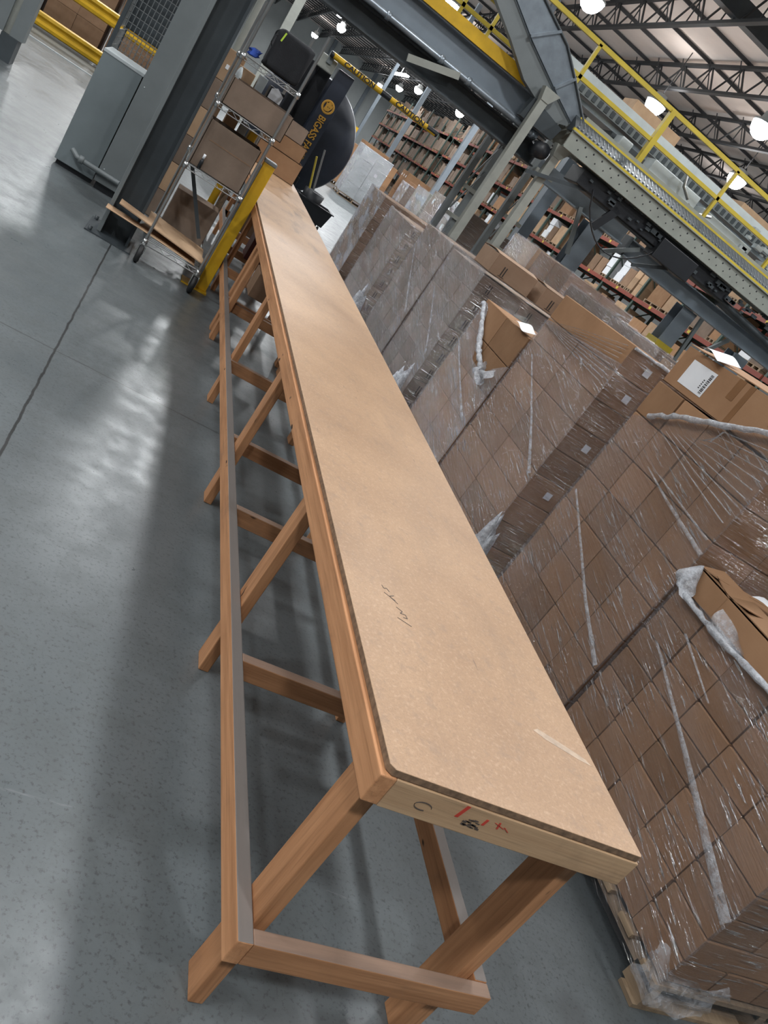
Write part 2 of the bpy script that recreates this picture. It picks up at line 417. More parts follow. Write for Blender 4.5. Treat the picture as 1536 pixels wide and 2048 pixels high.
solo('roof_girder', m, STEELD, 'heavy dark steel girder across the roof, top right corner of the photo', 'girder')

# high bay lamps ----------------------------------------------------------
lamp_me = {}
def lamp(x, y, z, label, power=LAMP_W, s=1.0, light=True, group=None):
    t = thing('high_bay_lamp', (x, y, z), label, 'lamp', group)
    if 'd' not in lamp_me:
        lamp_me['d'] = MB().lathe((0, 0, 0), [(0.001, -0.235), (0.08, -0.225), (0.15, -0.19), (0.21, -0.12), (0.245, -0.03), (0.25, 0.03)], n=20).mesh('diffuser')
        lamp_me['h'] = MB().lathe((0, 0, 0), [(0.26, 0.03), (0.26, 0.07), (0.16, 0.12), (0.15, 0.25), (0.05, 0.27), (0.001, 0.28)], n=20).mesh('housing')
        lamp_me['d'].materials.append(DISC); lamp_me['h'].materials.append(LGREY); 0
        for k in 'dh': fixn(lamp_me[k])
    put('cable', MB().tube([(x, y, z+0.27), (x, y, z+(11.19-z)/s)], 0.012, 6), JOIST, t)
    for nm, k in (('diffuser', 'd'), ('housing', 'h')):
        o = bpy.data.objects.new(nm, lamp_me[k]); COL.objects.link(o); o.parent = t
    t.scale = (s, s, s)
    if light:
        l = bpy.data.lights.new('lamp_light', 'AREA'); l.shape = 'DISK'; l.size = 0.9; l.energy = power*(1.9 if y > 20 else 1.0); l.color = (0.95, 0.98, 1.0)
        lo = bpy.data.objects.new('lamp_light', l); COL.objects.link(lo); lo.parent = t; lo.location = (0, 0, -0.26); lo.scale = (1/s, 1/s, 1/s)
        u = bpy.data.lights.new('roof_fill_uplight', 'AREA'); u.shape = 'DISK'; u.size = 0.8; u.energy = power*0.10; u.color = (1.0, 0.96, 0.93)  # upward light added to brighten the roof deck
        uo = bpy.data.objects.new('roof_fill_uplight', u); COL.objects.link(uo); uo.parent = t; uo.location = (0, 0, 0.30); uo.rotation_euler = (PI, 0, 0)
    return t
vis = [(14.6, 32.4, 9.1, 'big bright high bay lamp behind the yellow handrail, near its middle post'),
       (19.5, 32.4, 9.1, 'bright high bay lamp low behind the yellow handrail at the right edge'),
       (15.0, 25.6, 9.1, 'glaring high bay lamp cut by the right edge of the photo'),
       (8.9, 28.2, 9.1, 'high bay lamp cut by the top edge, right of the grey chute'),
       (8.25, 43.9, 9.1, 'high bay lamp at the top edge above the yellow toe board')]
for x, y, z, lb in vis: lamp(x, y, z, lb, s=1.6)  # lamps drawn oversize to imitate their glare
far = [(8.85, 88, 9.0), (9.6, 119, 9.0), (19.6, 118, 9.0), (18.9, 102, 9.0), (18.2, 89, 9.0), (20.9, 81, 9.0)]
for i, (x, y, z) in enumerate(far):
    lamp(x, y, z, 'small distant high bay lamp near the far wall', power=LAMP_W*2.2, s=1.8, group='distant lamps near the far wall')
for x, y in ((-2.5, -4), (3.2, -4), (-6.0, -0.5), (-8.5, 1.5), (-12.5, 8), (-7.5, 5), (-3.0, 12.5), (8.9, 8), (3.4, 5.6), (14.6, 13), (-8, 20), (2.9, 22), (25, 24), (24.5, 42), (3.0, 50), (-8, 36), (12, 56), (14.6, 2), (13, 70), (-3, 27), (-3.2, 44), (-9, 54), (9.0, 16), (20, 12), (19, 52), (3, 34)):  # unseen lamps, some added to fill the left side and far aisle
    lamp(x, y, 9.1, 'white high bay lamp hanging from the roof, unseen, added to light the hall', group='unseen high bay lamps added for light')
for (x, y, z, yaw) in ((8.1, 84, 9.6, 1.2), (16.4, 92, 9.3, 1.2)):
    solo('strip_lamp', MB().obox((x, y, z), (0.4, 7.5, 0.15)).box((x-0.01, y-0.01, z+0.05), (x+0.01, y+0.01, 11.19)), DISC, 'long white strip lamp far off under the dark roof, ' + ('above the black bag' if x < 10 else 'above the far racks'), 'lamp')

# ================================================================ WORKBENCHES
def workbench(y0, y1, legs, cross, label, first):
    t = thing('workbench', (1.14, y0, 0), label, 'workbench', 'end to end workbenches')
    xa, xb = 0.80, 1.488
    # top: two sheets
    ym = (y0+y1)/2
    for a, b in ((y0+(0.004 if first else 0.0), ym), (ym, y1-(0.0 if first else 0.004))):
        m = MB(); c = 0.012 if a < 1.5 else 0.004
        poly = [(xa+0.012+c, a), (xb-0.002-c*0.5, a), (xb-0.002, a+c*0.5), (xb-0.002, b), (xa+0.012, b), (xa+0.012, a+c)]
        m.prism(poly, 'Z', 0.823, 0.840)
        o = put('tabletop', m, MDF, t, 0.0015)
        o.data.materials.append(MDFE)
        for p in o.data.polygons:
            if abs(p.normal.z) < 0.5: p.material_index = 1
    # upper side rails and end boards
    put('side_rail', box((xa, y0, 0.750), (xa+0.038, y1, 0.822)), WY, t, 0.003)
    put('side_rail', box((xb-0.038, y0+0.039, 0.750), (xb, y1, 0.822)), WY, t, 0.003)
    put('end_board', box((xa+0.0385, y0+0.001, 0.748), (xb-0.0002, y0+0.038, 0.8215)), PINE if first else WX, t, 0.002, label='pale pine end board with pencil and red marks' if first else None)
    put('end_board', box((xa+0.0385, y1-0.038, 0.748), (xb-0.0385, y1-0.001, 0.8215)), WX, t, 0.002)
    # lower frame
    put('lower_rail', box((xa-0.004, y0, 0.232), (xa+0.034, y1, 0.304)), WYD, t, 0.003, label='long low rail, orange outside with a dusty grey top')
    put('lower_rail', box((xb-0.048, y0+0.040, 0.232), (xb-0.010, y1, 0.304)), WYD, t, 0.003)
    for i, y in enumerate(cross):
        put('cross_bar', box((xa+0.0345, y, 0.232), (xb-(0.0485 if i else 0.010), y+0.038, 0.302)), WX, t, 0.003)
    for y in legs:
        lw = 0.095
        put('leg', box((xa+0.0385, y, 0.0), (xa+0.0765, y+lw, 0.746)), WZ, t, 0.003)
        put('leg', box((xb-0.087, y, 0.0), (xb-0.049, y+lw, 0.746)), WZ, t, 0.003)
        put('top_joist', box((xa+0.079, y+0.02, 0.70), (xb-0.089, y+0.058, 0.745)), WX, t)
    return t
wb = workbench(1.03, 5.974, [1.085, 2.215, 3.40, 4.64, 5.84], [1.031, 1.93, 2.86, 3.55, 4.62, 5.90],
               'long wooden workbench nearest the camera, tan hardboard top, pencil note at its near end', True)
wb2 = workbench(5.975, 10.85, [6.05, 7.2, 8.4, 9.6, 10.7], [5.976, 6.9, 7.8, 8.7, 9.6, 10.8],
                'far wooden workbench butted to the near one, scuffed top running up to the brown boxes', False)
# pencil note and pale scuff (marks on the top)
def stroke(pts, r, z=0.8404):
    m = MB()
    for (x0, y0), (x1, y1) in zip(pts[:-1], pts[1:]): m.bar((x0, y0, z), (x1, y1, z), r, 0.0006)
    return m
n = MB()
for pts in ([(0.951, 1.574), (0.991, 1.560)],
            [(0.958, 1.622), (0.975, 1.612), (0.966, 1.600), (0.982, 1.602), (0.985, 1.588), (0.972, 1.586)],
            [(0.930, 1.668), (0.962, 1.650)], [(0.962, 1.672), (0.945, 1.660), (0.968, 1.640)],
            [(0.930, 1.700), (0.934, 1.688), (0.944, 1.694), (0.950, 1.682)]):
    s_ = stroke(pts, 0.0022); k = len(n.v); n.v += s_.v; n.f += [tuple(i+k for i in f) for f in s_.f]; n.sm += s_.sm
put('pencil_note', n, PENC, wb)
SCUFF = plain('pale_scuff', (0.44, 0.325, 0.235), 0.5, nscale=40, var=0.2)
put('pale_scuff', MB().prism([(1.298, 1.338), (1.318, 1.350), (1.36, 1.338), (1.41, 1.322), (1.455, 1.305), (1.468, 1.288), (1.43, 1.293), (1.38, 1.306), (1.33, 1.320)], 'Z', 0.8401, 0.8405), SCUFF, wb)
put('tape_mark', MB().prism([(0.815, 8.0), (0.87, 8.02), (0.86, 8.14), (0.82, 8.13)], 'Z', 0.8401, 0.842), BLUEC, wb2, label='scrap of blue tape')
yf = 1.0298
for a, b, wd in (((1.013, 0.819), (1.004, 0.788), 0.008), ((1.073, 0.803), (1.070, 0.788), 0.006), ((1.093, 0.802), (1.120, 0.795), 0.004), ((1.103, 0.806), (1.106, 0.790), 0.004), ((1.120, 0.798), (1.135, 0.790), 0.003)):
    m = MB().prism([(a[0]-wd/2, a[1]), (a[0]+wd/2, a[1]), (b[0]+wd/2, b[1]-wd/3), (b[0]-wd/2, b[1]-wd/3)], 'Y', yf, yf+0.001)
    put('red_mark', m, REDI, wb)
m = MB()
for i in range(26):
    x = 1.022+0.04*random.random(); z = 0.772+0.022*random.random()
    m.prism([(x, z), (x+0.010, z-0.001), (x+0.010, z-0.0035), (x, z-0.002)], 'Y', yf, yf+0.001)
put('stamp', m, PENC, wb); m = MB()
m2 = [(0.925+0.020*math.cos(t), 0.784+0.010*math.sin(t)) for t in [i*2*PI/16 for i in range(14)]]
for (x0, z0), (x1, z1) in zip(m2[:-1], m2[1:]): m.prism([(x0, z0), (x1, z1), (x1, z1-0.002), (x0, z0-0.002)], 'Y', yf, yf+0.001)
put('pencil_loop', m, PENC, wb)

# ================================================================ PALLET LOADS
def pallet_mb(x0, y0, x1, y1):
    m = MB(); H = 0.13
    for fx in (0.0, 0.5, 1.0):
        x = x0+0.02+(x1-x0-0.08)*fx
        for fy in (0.0, 0.46, 0.90):
            a = y0+(y1-y0)*fy; m.box((x, a, 0.018), (x+0.04, a+(y1-y0)*0.10, H-0.032)) if fx != 9 else None
        m.box((x, y0+0.002, H-0.05), (x+0.04, y1-0.002, H-0.020))
    k = 7; wd = 0.09
    for i in range(k):
        a = y0+(y1-y0-wd)*i/(k-1); m.box((x0, a, H-0.019), (x1, a+wd, H))
    for i in (0, 3, 6):
        a = y0+(y1-y0-wd)*i/(k-1); m.box((x0, a, 0.001), (x1, a+wd, 0.0175))
    return m
def carton_mesh(dx, dy, dz, mat, tape=False):
    b = 0.004
    m = MB()
    def ring(z, i): return [(i, i, z), (dx-i, i, z), (dx-i, dy-i, z), (i, dy-i, z)]
    vs = ring(0, b)+ring(b, 0)+ring(dz-b, 0)+ring(dz, b)
    fs = [(3, 2, 1, 0), (12, 13, 14, 15)]+[(r*4+k, r*4+(k+1) % 4, r*4+4+(k+1) % 4, r*4+4+k) for r in range(3) for k in range(4)]
    m.add(vs, fs)
    me = m.mesh('carton'); me.materials.append(mat); return me
def inst(name, me, parent, loc, rz=0.0):
    o = bpy.data.objects.new(name, me); COL.objects.link(o)
    if parent: o.parent = parent; o.location = Vector(loc)-worldloc(parent)
    else: o.location = loc
    o.rotation_euler = (0, 0, rz); return o

def wrap_mb(x0, y0, x1, y1, z0, ztop, amp=0.008, nz=26, close=0.10, res=0.07):
    """film sheet round the load; ztop(side, t) gives its upper edge; the film bulges, pulls in between cartons and tucks over the top"""
    m = MB(); per = [('w', (x0, y1), (x0, y0)), ('s', (x0, y0), (x1, y0)), ('e', (x1, y0), (x1, y1)), ('n', (x1, y1), (x0, y1))]
    rnd = random.Random(int(x0*100+y0*37))
    ph = [rnd.uniform(0, 6.28) for _ in range(8)]
    for side, a, b in per:
        L = math.hypot(b[0]-a[0], b[1]-a[1]); nu = max(6, int(L/res))
        nrm = {'w': (-1, 0), 's': (0, -1), 'e': (1, 0), 'n': (0, 1)}[side]
        def fn(u, v, a=a, b=b, side=side, nrm=nrm, L=L):
            x = a[0]+(b[0]-a[0])*u; y = a[1]+(b[1]-a[1])*u
            zt = ztop(side, u); z = z0+(zt-z0)*v
            s = u*L
            d = 0.006+amp*(0.5+0.5*math.sin(9*s+3.1*z+ph[0]))*(0.5+0.5*math.sin(17*z-2.3*s+ph[1]))+amp*0.5*math.sin(31*z+7*s+ph[2])
            edge = min(u, 1-u)*L
            d *= min(1, edge/0.12)
            d += 0.003
            return (x+nrm[0]*d+ (0.009 if nrm[0]==0 else 0)*(1 if u>0.5 else -1)*(1 if a[0]<b[0] else -1)*max(0,1-edge/0.05),
                    y+nrm[1]*d+ (0.009 if nrm[1]==0 else 0)*(1 if u>0.5 else -1)*(1 if a[1]<b[1] else -1)*max(0,1-edge/0.05), z)
        m.grid(fn, nu, nz)
    return m

def load(label, x0, y0, x1, y1, ztop, rows, ny, nx, mat=CARD, film=FILM, group='wrapped pallet loads beside the bench', lim=None, zb=0.14,
         labels=None, marks=None, ragged=None, back=True, strips=(), jit=0.003, name='wrapped_pallet_load', pal=True, toplabel=None):
    t = thing(name, ((x0+x1)/2, (y0+y1)/2, 0), label, 'pallet load', group)
    if pal: put('pallet', pallet_mb(x0-0.02, y0-0.01, x1+0.02, y1+0.01), PALW, t, label='bare timber pallet')
    dx, dy, dz = (x1-x0)/nx, (y1-y0)/ny, (ztop-zb)/rows
    me = carton_mesh(dx-0.007, dy-0.007, dz-0.004, mat)
    rnd = random.Random(int(x0*91+y0*53))
    for r in range(rows):
        for j in range(ny):
            for i in range(nx):
                if i == 0 or j == 0:
                    if ragged and ragged(r, j, i): continue
                    o = inst('carton', me, t, (x0+i*dx+0.0025+rnd.uniform(-jit, jit), y0+j*dy+0.0025+rnd.uniform(-jit, jit), zb+r*dz+0.001), rnd.uniform(-0.004, 0.004))
                    if marks and (marks == 'all' or j == 0):
                        if j == 0:
                            k = MB(); xx = x0+i*dx+dx*0.22; yy = y0-0.0045; zz = zb+r*dz
                            for q in (0, 0.022): k.box((xx+q, yy, zz+dz*0.28), (xx+q+0.008, yy+0.001, zz+dz*0.75))
                            k.box((xx-0.012, yy, zz+dz*0.22), (xx+0.045, yy+0.001, zz+dz*0.245))
                            q = put('printed_arrows', k, INK, o, label='black this-way-up bars')
                    if labels and labels(r, j, i):
                        side = 'w' if i == 0 and j != 0 else 's'
                        s = 0.022 if labels.__name__ != 'big' else 0.05
                        k = MB()
                        if i == 0 and labels.__name__ != 'front':
                            c = (x0-0.0035, y0+(j+0.5)*dy, zb+(r+0.55)*dz); k.box((c[0]-0.001, c[1]-s, c[2]-s), (c[0], c[1]+s, c[2]+s))
                        else:
                            c = (x0+(i+0.42)*dx, y0-0.0045, zb+(r+0.5)*dz); k.box((c[0]-s, c[1]-0.001, c[2]-s), (c[0]+s, c[1], c[2]+s))
                        put('paper_label', k, PAPER, o)
    if back:
        m = MB()
        for r in range(rows):
            for j in range(1, ny):
                for i in range(1, nx):
                    if r < rows-1 and 1 < i < nx-1 and 1 < j < ny-1: continue
                    a = (x0+i*dx+0.004, y0+j*dy+0.004, zb+r*dz+0.001); m.box(a, (a[0]+dx-0.008, a[1]+dy-0.008, a[2]+dz-0.004))
        o = put('inner_cartons', m, mat, t, fix=False); o['kind'] = 'stuff'
    if film:
        lf = lim or (lambda s, u: ztop+0.012)
        fo = put('stretch_wrap', wrap_mb(x0, y0, x1, y1, zb-0.075 if pal else zb, lf), film, t, fix=False, label='clear plastic stretch wrap')
        fo.data.materials.append(FILMC)  # ends take less milk so they stay darker than the lit sides
        for p in fo.data.polygons:
            if abs(p.normal.y) > 0.7: p.material_index = 1
    return t
def pleat(t, pts, w0, w1, mat):
    """a stretched fold of film standing a few millimetres off the wrap: pts on the -x side"""
    X0 = pts[0][0]; m = MB(); L = len(pts)
    rs = [w0+(w1-w0)*i/(L-1) for i in range(L)]
    for k in range(L-1):
        (xa, ya, za), (xb_, yb, zb_) = pts[k], pts[k+1]; ra, rb = rs[k], rs[k+1]
        d = Vector((0, yb-ya, zb_-za)).normalized(); nn = Vector((0, -d.z, d.y))
        a0 = Vector((xa, ya, za)); b0 = Vector((xb_, yb, zb_)); o = Vector((-0.008, 0, 0))
        m.add([a0-nn*ra, a0+o, a0+nn*ra, b0-nn*rb, b0+o, b0+nn*rb], [(0, 1, 4, 3), (1, 2, 5, 4)], True)
    return put('film_pleat', m, mat, t, fix=False)
def interp(pts, n):
    out = []
    for k in range(len(pts)-1):
        for i in range(n): out.append(tuple(pts[k][c]+(pts[k+1][c]-pts[k][c])*i/n for c in range(len(pts[0]))))
    return out+[pts[-1]]
PLEAT = plain('white_stretched_film', (0.55, 0.57, 0.60), 0.3, nscale=30, var=0.25, spec=0.8)
def milky(name, a, seed=0):
    m, nt, b = newmat(name); out = nt.nodes['Material Output']
    b.inputs['Base Color'].default_value = (0.62, 0.65, 0.70, 1); b.inputs['Roughness'].default_value = 0.22; b.inputs['Specular IOR Level'].default_value = 0.8
    v = coords(nt, (9, 9, 9)); f = noise(nt, v, 3.0+seed, 5, 0.7)
    mr = N(nt, 'ShaderNodeMapRange'); nt.links.new(f, mr.inputs[0]); mr.inputs[1].default_value = 0.3; mr.inputs[2].default_value = 0.7; mr.inputs[3].default_value = a*0.35; mr.inputs[4].default_value = min(1, a*1.5)
    nt.links.new(mr.outputs[0], b.inputs['Alpha']); bump(nt, b, f, 0.9, 0.02)
    return m
MILK = milky('milky_film_fold', 0.42)
MILKD = milky('dense_film_roll', 0.75)
def rope(t, pts, r, mat=None, name='film_roll', wob=0.004, n=9):
    P = interp(pts, 6); P = [(p[0]+R(-wob, wob), p[1]+R(-wob, wob), p[2]+R(-wob, wob)) for p in P]
    return put(name, MB().tube(P, r, n, rs=[r*R(0.7, 1.25) for _ in P]), mat or MILKD, t)

XF = 2.45
# P1: nearest, bottom right
def lim1(s, u):
    if s == 'w': return 1.03+0.02*math.sin(6*u)
    return 1.04
p1 = load('nearest wrapped pallet load of small cartons, bottom right corner, painted glare on its lower corner', XF, 1.35, XF+1.15, 2.46, 1.03, 8, 5, 5, CARD, FILM, lim=lim1)
pleat(p1, interp([(XF-0.02, 2.33, 0.82), (XF-0.022, 1.79, 0.63), (XF-0.02, 1.34, 0.46)], 3), 0.004, 0.022, MILK)
pleat(p1, interp([(XF-0.02, 2.25, 0.93), (XF-0.022, 1.95, 0.84)], 3), 0.006, 0.003, MILK)
rope(p1, [(XF-0.02, 2.49, 1.07), (XF-0.03, 2.44, 1.04), (XF-0.02, 2.23, 1.02), (XF-0.02, 2.05, 1.025), (XF-0.02, 1.80, 1.04), (XF-0.02, 1.4, 1.05)], 0.013)
m = MB().grid(lambda u, v: (XF-0.035-0.03*math.sin(3*u+4*v), 2.465-0.10*u, 1.045+0.085*v+0.03*math.sin(5*u)), 6, 6)
put('torn_film_tail', m, MILKD, p1, fix=False)
m = MB().grid(lambda u, v: (XF-0.02-0.02*math.sin(5*u+3*v), 2.20-0.22*u, 1.03+0.075*v*(1-0.6*u)), 8, 5)
put('torn_film_tail', m, MILK, p1, fix=False)
# open topped cartons standing on P1, out of the wrap
def open_carton(label, x, y, z, dx, dy, dz, rz=0.0, mat=CARD, flaps=(1, 1, 1, 1), ang=0.35, group='unwrapped cartons on top of the pallet loads', lab=None, fl=0.14, tape=()):
    t = thing('carton', (x, y, z), label, 'carton', group)
    M_ = Matrix.Translation((x, y, z)) @ Matrix.Rotation(rz, 4, 'Z')
    def P(p): return tuple(M_ @ Vector(p))
    b = MB(); w_ = 0.005
    b.box((0, 0, 0), (dx, dy, 0.006)); b.box((0, 0, 0), (w_, dy, dz)); b.box((dx-w_, 0, 0), (dx, dy, dz)); b.box((w_, 0, 0), (dx-w_, w_, dz)); b.box((w_, dy-w_, 0), (dx-w_, dy, dz))
    b.box((w_, w_, dz-0.03), (dx-w_, dy-w_, dz-0.026))
    b.v = [P(p) for p in b.v]; put('body', b, mat, t, 0.002)
    fd = [((0, 0, dz), (dx, 0, dz), (0, 1)), ((0, dy, dz), (dx, dy, dz), (0, -1)), ((0, 0, dz), (0, dy, dz), (1, 0)), ((dx, 0, dz), (dx, dy, dz), (-1, 0))]
    for k, f in enumerate(flaps):
        if not f: continue
        a, c, d = fd[k]; an = ang*f; m = MB()
        A = Vector(a); C_ = Vector(c); D = Vector((d[0]*math.cos(an), d[1]*math.cos(an), math.sin(an)))*fl
        up = Vector((0, 0, 0.004)); off = Vector((0, 0, 0.001+0.003*k))
        q = [A+off, C_+off, C_+D+off, A+D+off]
        m.add([P(v) for v in q]+[P(v+up) for v in q], [(3, 2, 1, 0), (4, 5, 6, 7), (0, 1, 5, 4), (1, 2, 6, 5), (2, 3, 7, 6), (3, 0, 4, 7)])
        put('flap', m, mat, t)
    for (side, u, hh, wd) in tape:
        m = MB()
        if side == 'w': m.box((-0.0015, u-wd/2, dz-hh), (-0.0003, u+wd/2, dz-0.001))
        else: m.box((u-wd/2, -0.0015, dz-hh), (u+wd/2, -0.0003, dz-0.001))
        m.v = [P(p) for p in m.v]; put('tape_strip', m, TAPE, t)
    if lab:
        y0_, y1_, z0_, z1_ = lab; m = box((-0.0022, y0_, z0_), (-0.001, y1_, z1_)); m.v = [P(p) for p in m.v]
        lo = put('shipping_label', m, PAPER, t, label='white shipping label with barcodes')
        bars = MB(); rr = random.Random(3); zz = z0_+0.012
        yq = y0_+0.012
        while zz < z1_-0.015:
            hgt = rr.choice((0.002, 0.003, 0.005)); bars.box((-0.0028, yq, zz), (-0.0022, yq+0.022, zz+hgt)); zz += hgt+rr.choice((0.002, 0.004))
        for q in range(5): bars.box((-0.0028, yq+0.035, z0_+0.03+q*0.010), (-0.0022, yq+0.045, z0_+0.035+q*0.010))
        bars.v = [P(p) for p in bars.v]; put('barcode', bars, INK, lo)
    return t
open_carton('small brown open carton on the nearest pallet load, beside the torn film knot', XF+0.01, 2.245, 1.034, 0.35, 0.215, 0.105, 0.0, CARD, (0.8, 0.6, 0.9, 0), 0.25, fl=0.12)
open_carton('brown open carton under white papers on the nearest pallet load, at the right edge', XF+0.01, 1.81, 1.034, 0.35, 0.44, 0.105, 0.0, CARD, (0.8, 0.8, 1, 0), 0.22, fl=0.12)
open_carton('brown open carton at the near end of the nearest pallet load', XF+0.01, 1.40, 1.034, 0.35, 0.40, 0.105, 0.0, CARD, (0.8, 0.8, 1, 0), 0.2, fl=0.12)
for k, (yy, lb) in enumerate(((2.28, 'crumpled white paper sheet on the open cartons, farther from the camera'), (1.98, 'crumpled white paper sheet on the open cartons, nearer the right edge'))):
    solo('paper_sheet', MB().grid(lambda u, v: (XF+0.13+0.24*u, yy-0.28*v, 1.185+0.016*math.sin(7*u+5*v)+0.02*u), 9, 9), PAPER, lb, 'paper', 'papers on the open cartons')

# P2: second load, tall, open top with shipping label
def lim2(s, u):
    if s == 'w': return 1.40+0.30*min(1, u*1.25) if u > 0.06 else 1.40
    return 1.70
p2 = load('second wrapped pallet load, tall brown cartons under a diagonal white roll of film', XF, 2.49, XF+1.10, 3.48, 1.615, 8, 4, 4, CARD, FILM, lim=lim2, zb=0.14)
open_carton('big brown carton with a white barcode label, standing highest at the right edge', XF+0.005, 2.50, 1.622, 0.56, 0.97, 0.20, 0.0, CARD, (0, 0, 1.0, 0), 0.16, lab=(0.66, 0.87, 0.035, 0.16), fl=0.22, tape=(('w', 0.50, 0.10, 0.05), ('w', 0.18, 0.10, 0.05), ('w', 0.42, 0.2, 0.035)))
solo('paper_label_strip', MB().grid(lambda u, v: (XF-0.045+0.13*v, 3.34-0.17*u, 1.838+0.014*math.sin(4*u)+0.035*v), 8, 5), PAPER, 'curled white barcode label lifting over the top edge of the highest carton', 'label')
rope(p2, [(XF-0.02, 3.33, 1.455), (XF-0.03, 3.17, 1.525), (XF-0.03, 2.95, 1.60), (XF-0.03, 2.65, 1.70), (XF-0.02, 2.47, 1.76)], 0.014)
pleat(p2, interp([(XF-0.018, 3.42, 0.95), (XF-0.02, 2.81, 0.66), (XF-0.018, 2.49, 0.53)], 3), 0.006, 0.014, MILK)
pleat(p2, interp([(XF-0.018, 3.09, 1.28), (XF-0.022, 2.84, 1.235), (XF-0.018, 2.47, 1.18)], 3), 0.003, 0.011, MILK)
pleat(p2, interp([(XF-0.018, 3.02, 1.29), (XF-0.02, 2.80, 1.27), (XF-0.018, 2.50, 1.24)], 3), 0.003, 0.006, MILK)
for k in range(9):
    a = 1.50+0.02*k-0.02*k*k*0.1
    pleat(p2, interp([(XF-0.016, 3.20-0.04*k, 1.44+0.012*k), (XF-0.02, 2.85, 1.38+0.028*k), (XF-0.017, 2.50, 1.33+0.042*k)], 3), 0.001, 0.0035, MILK)
# P3
def front(r, j, i): return j == 0 and i == 1 and r % 2 == 0 or (j == 0 and i == 0 and r % 2 == 1 and False)
def lim3(s, u):
    if s == 'w': return 1.49+0.07*u
    if s == 's': return 1.66
    return 1.6
def front(r, j, i): return j == 0 and i == 0 and r in (3, 5, 7, 8)
p3 = load('third wrapped pallet load, brown with a dark shiny end face and small white squares', XF, 3.84, XF+1.15, 4.86, 1.68, 9, 2, 3, CARD, FILM, lim=lim3, zb=0.14, labels=front)
pleat(p3, interp([(XF-0.018, 4.70, 1.27), (XF-0.022, 4.2, 1.0), (XF-0.018, 3.86, 0.79)], 3), 0.003, 0.016, MILK)
for k in range(10):
    pleat(p3, interp([(XF-0.016, 4.84, 1.47+0.001*k), (XF-0.018, 4.4, 1.44+0.014*k), (XF-0.016, 3.87, 1.42+0.026*k)], 3), 0.001, 0.003, MILK)
rope(p3, [(XF+0.0, 3.83, 1.665), (XF+0.3, 3.825, 1.668), (XF+0.6, 3.83, 1.665), (XF+1.1, 3.83, 1.665)], 0.008)
# P3b: torn wrap, bare cartons with a label
def lim3b(s, u):
    if s == 'w': return 1.30-0.36*max(0, min(1, (u-0.12)/0.35))+0.30*max(0, (u-0.72)/0.28)*0.55
    return 1.25
p3b = load('fourth pallet load, its wrap torn open over bare brown cartons with a curled white label', XF, 4.90, XF+1.1, 5.86, 1.33, 5, 2, 2, CARD, FILM2, lim=lim3b, zb=0.14)
rope(p3b, [(XF-0.03, 5.80, 1.29), (XF-0.04, 5.62, 1.20), (XF-0.04, 5.45, 1.08), (XF-0.05, 5.3, 1.02), (XF-0.05, 5.10, 0.96)], 0.02, MILKD)
m = MB().grid(lambda u, v: (XF-0.06-0.03*math.sin(7*u+5*v), 5.15-0.22*u, 0.90+0.10*v+0.03*math.sin(9*u)), 8, 6)
put('torn_film_tail', m, MILKD, p3b, fix=False)
pleat(p3b, interp([(XF-0.018, 5.77, 0.94), (XF-0.022, 5.3, 0.76), (XF-0.018, 4.94, 0.62)], 3), 0.003, 0.015, MILK)
solo('paper_label_strip', MB().grid(lambda u, v: (XF-0.03+0.10*v, 5.20-0.26*u, 1.345+0.012*math.sin(6*u)+0.03*v), 8, 5), PAPER, 'curled white label draped over the edge of the torn pallet load', 'label')
# P4: cartons with black arrows
def lim4(s, u): return 1.455 if s == 's' else 1.47
p4 = load('fifth wrapped pallet load, greyish cartons printed with black bars on the end face', XF, 6.20, XF+1.26, 7.16, 1.44, 8, 3, 3, CARDG, FILM2, lim=lim4, zb=0.14, marks='front')
for k, (xx, lb) in enumerate(((XF-0.10, 'unwrapped carton with black bars on top of the fifth load, over its corner'), (XF+0.40, 'unwrapped carton with black bars on top of the fifth load, second along'), (XF+0.84, 'unwrapped carton on top of the fifth load, farthest along'))):
    t = open_carton(lb, xx+0.10, 6.18, 1.476, 0.40, 0.40, 0.155, 0.01*k, CARDP, (1, 0.6, 0, 0), 0.12)
    q = MB(); 
    for d in (0, 0.022): q.box((xx+0.20+d, 6.1778, 1.50), (xx+0.208+d, 6.179, 1.575))
    q.box((xx+0.185, 6.1778, 1.492), (xx+0.245, 6.179, 1.496)); put('printed_arrows', q, INK, t)
pleat(p4, interp([(XF-0.018, 6.95, 1.09), (XF-0.02, 6.5, 0.84), (XF-0.018, 6.22, 0.66)], 3), 0.003, 0.018, MILK)
# P5..P8
p5 = load('sixth wrapped pallet load, bluish film with a long pale pleat', XF, 7.22, XF+1.1, 8.22, 1.46, 8, 4, 3, CARDG, FILM2, zb=0.14)
pleat(p5, interp([(XF-0.018, 8.08, 1.19), (XF-0.02, 7.6, 0.92), (XF-0.018, 7.24, 0.72)], 3), 0.003, 0.018, MILK)
p6 = load('seventh wrapped pallet load, narrow end face of small cartons with black bars', XF, 8.70, XF+1.1, 9.85, 1.33, 8, 3, 4, CARDG, FILM2, zb=0.14, marks='front')
p7 = load('eighth pallet load, farthest of the row by the bench, pale film over dark brown cartons', XF, 10.35, XF+1.1, 11.35, 1.36, 8, 3, 3, CARDD, FILM3, zb=0.14)

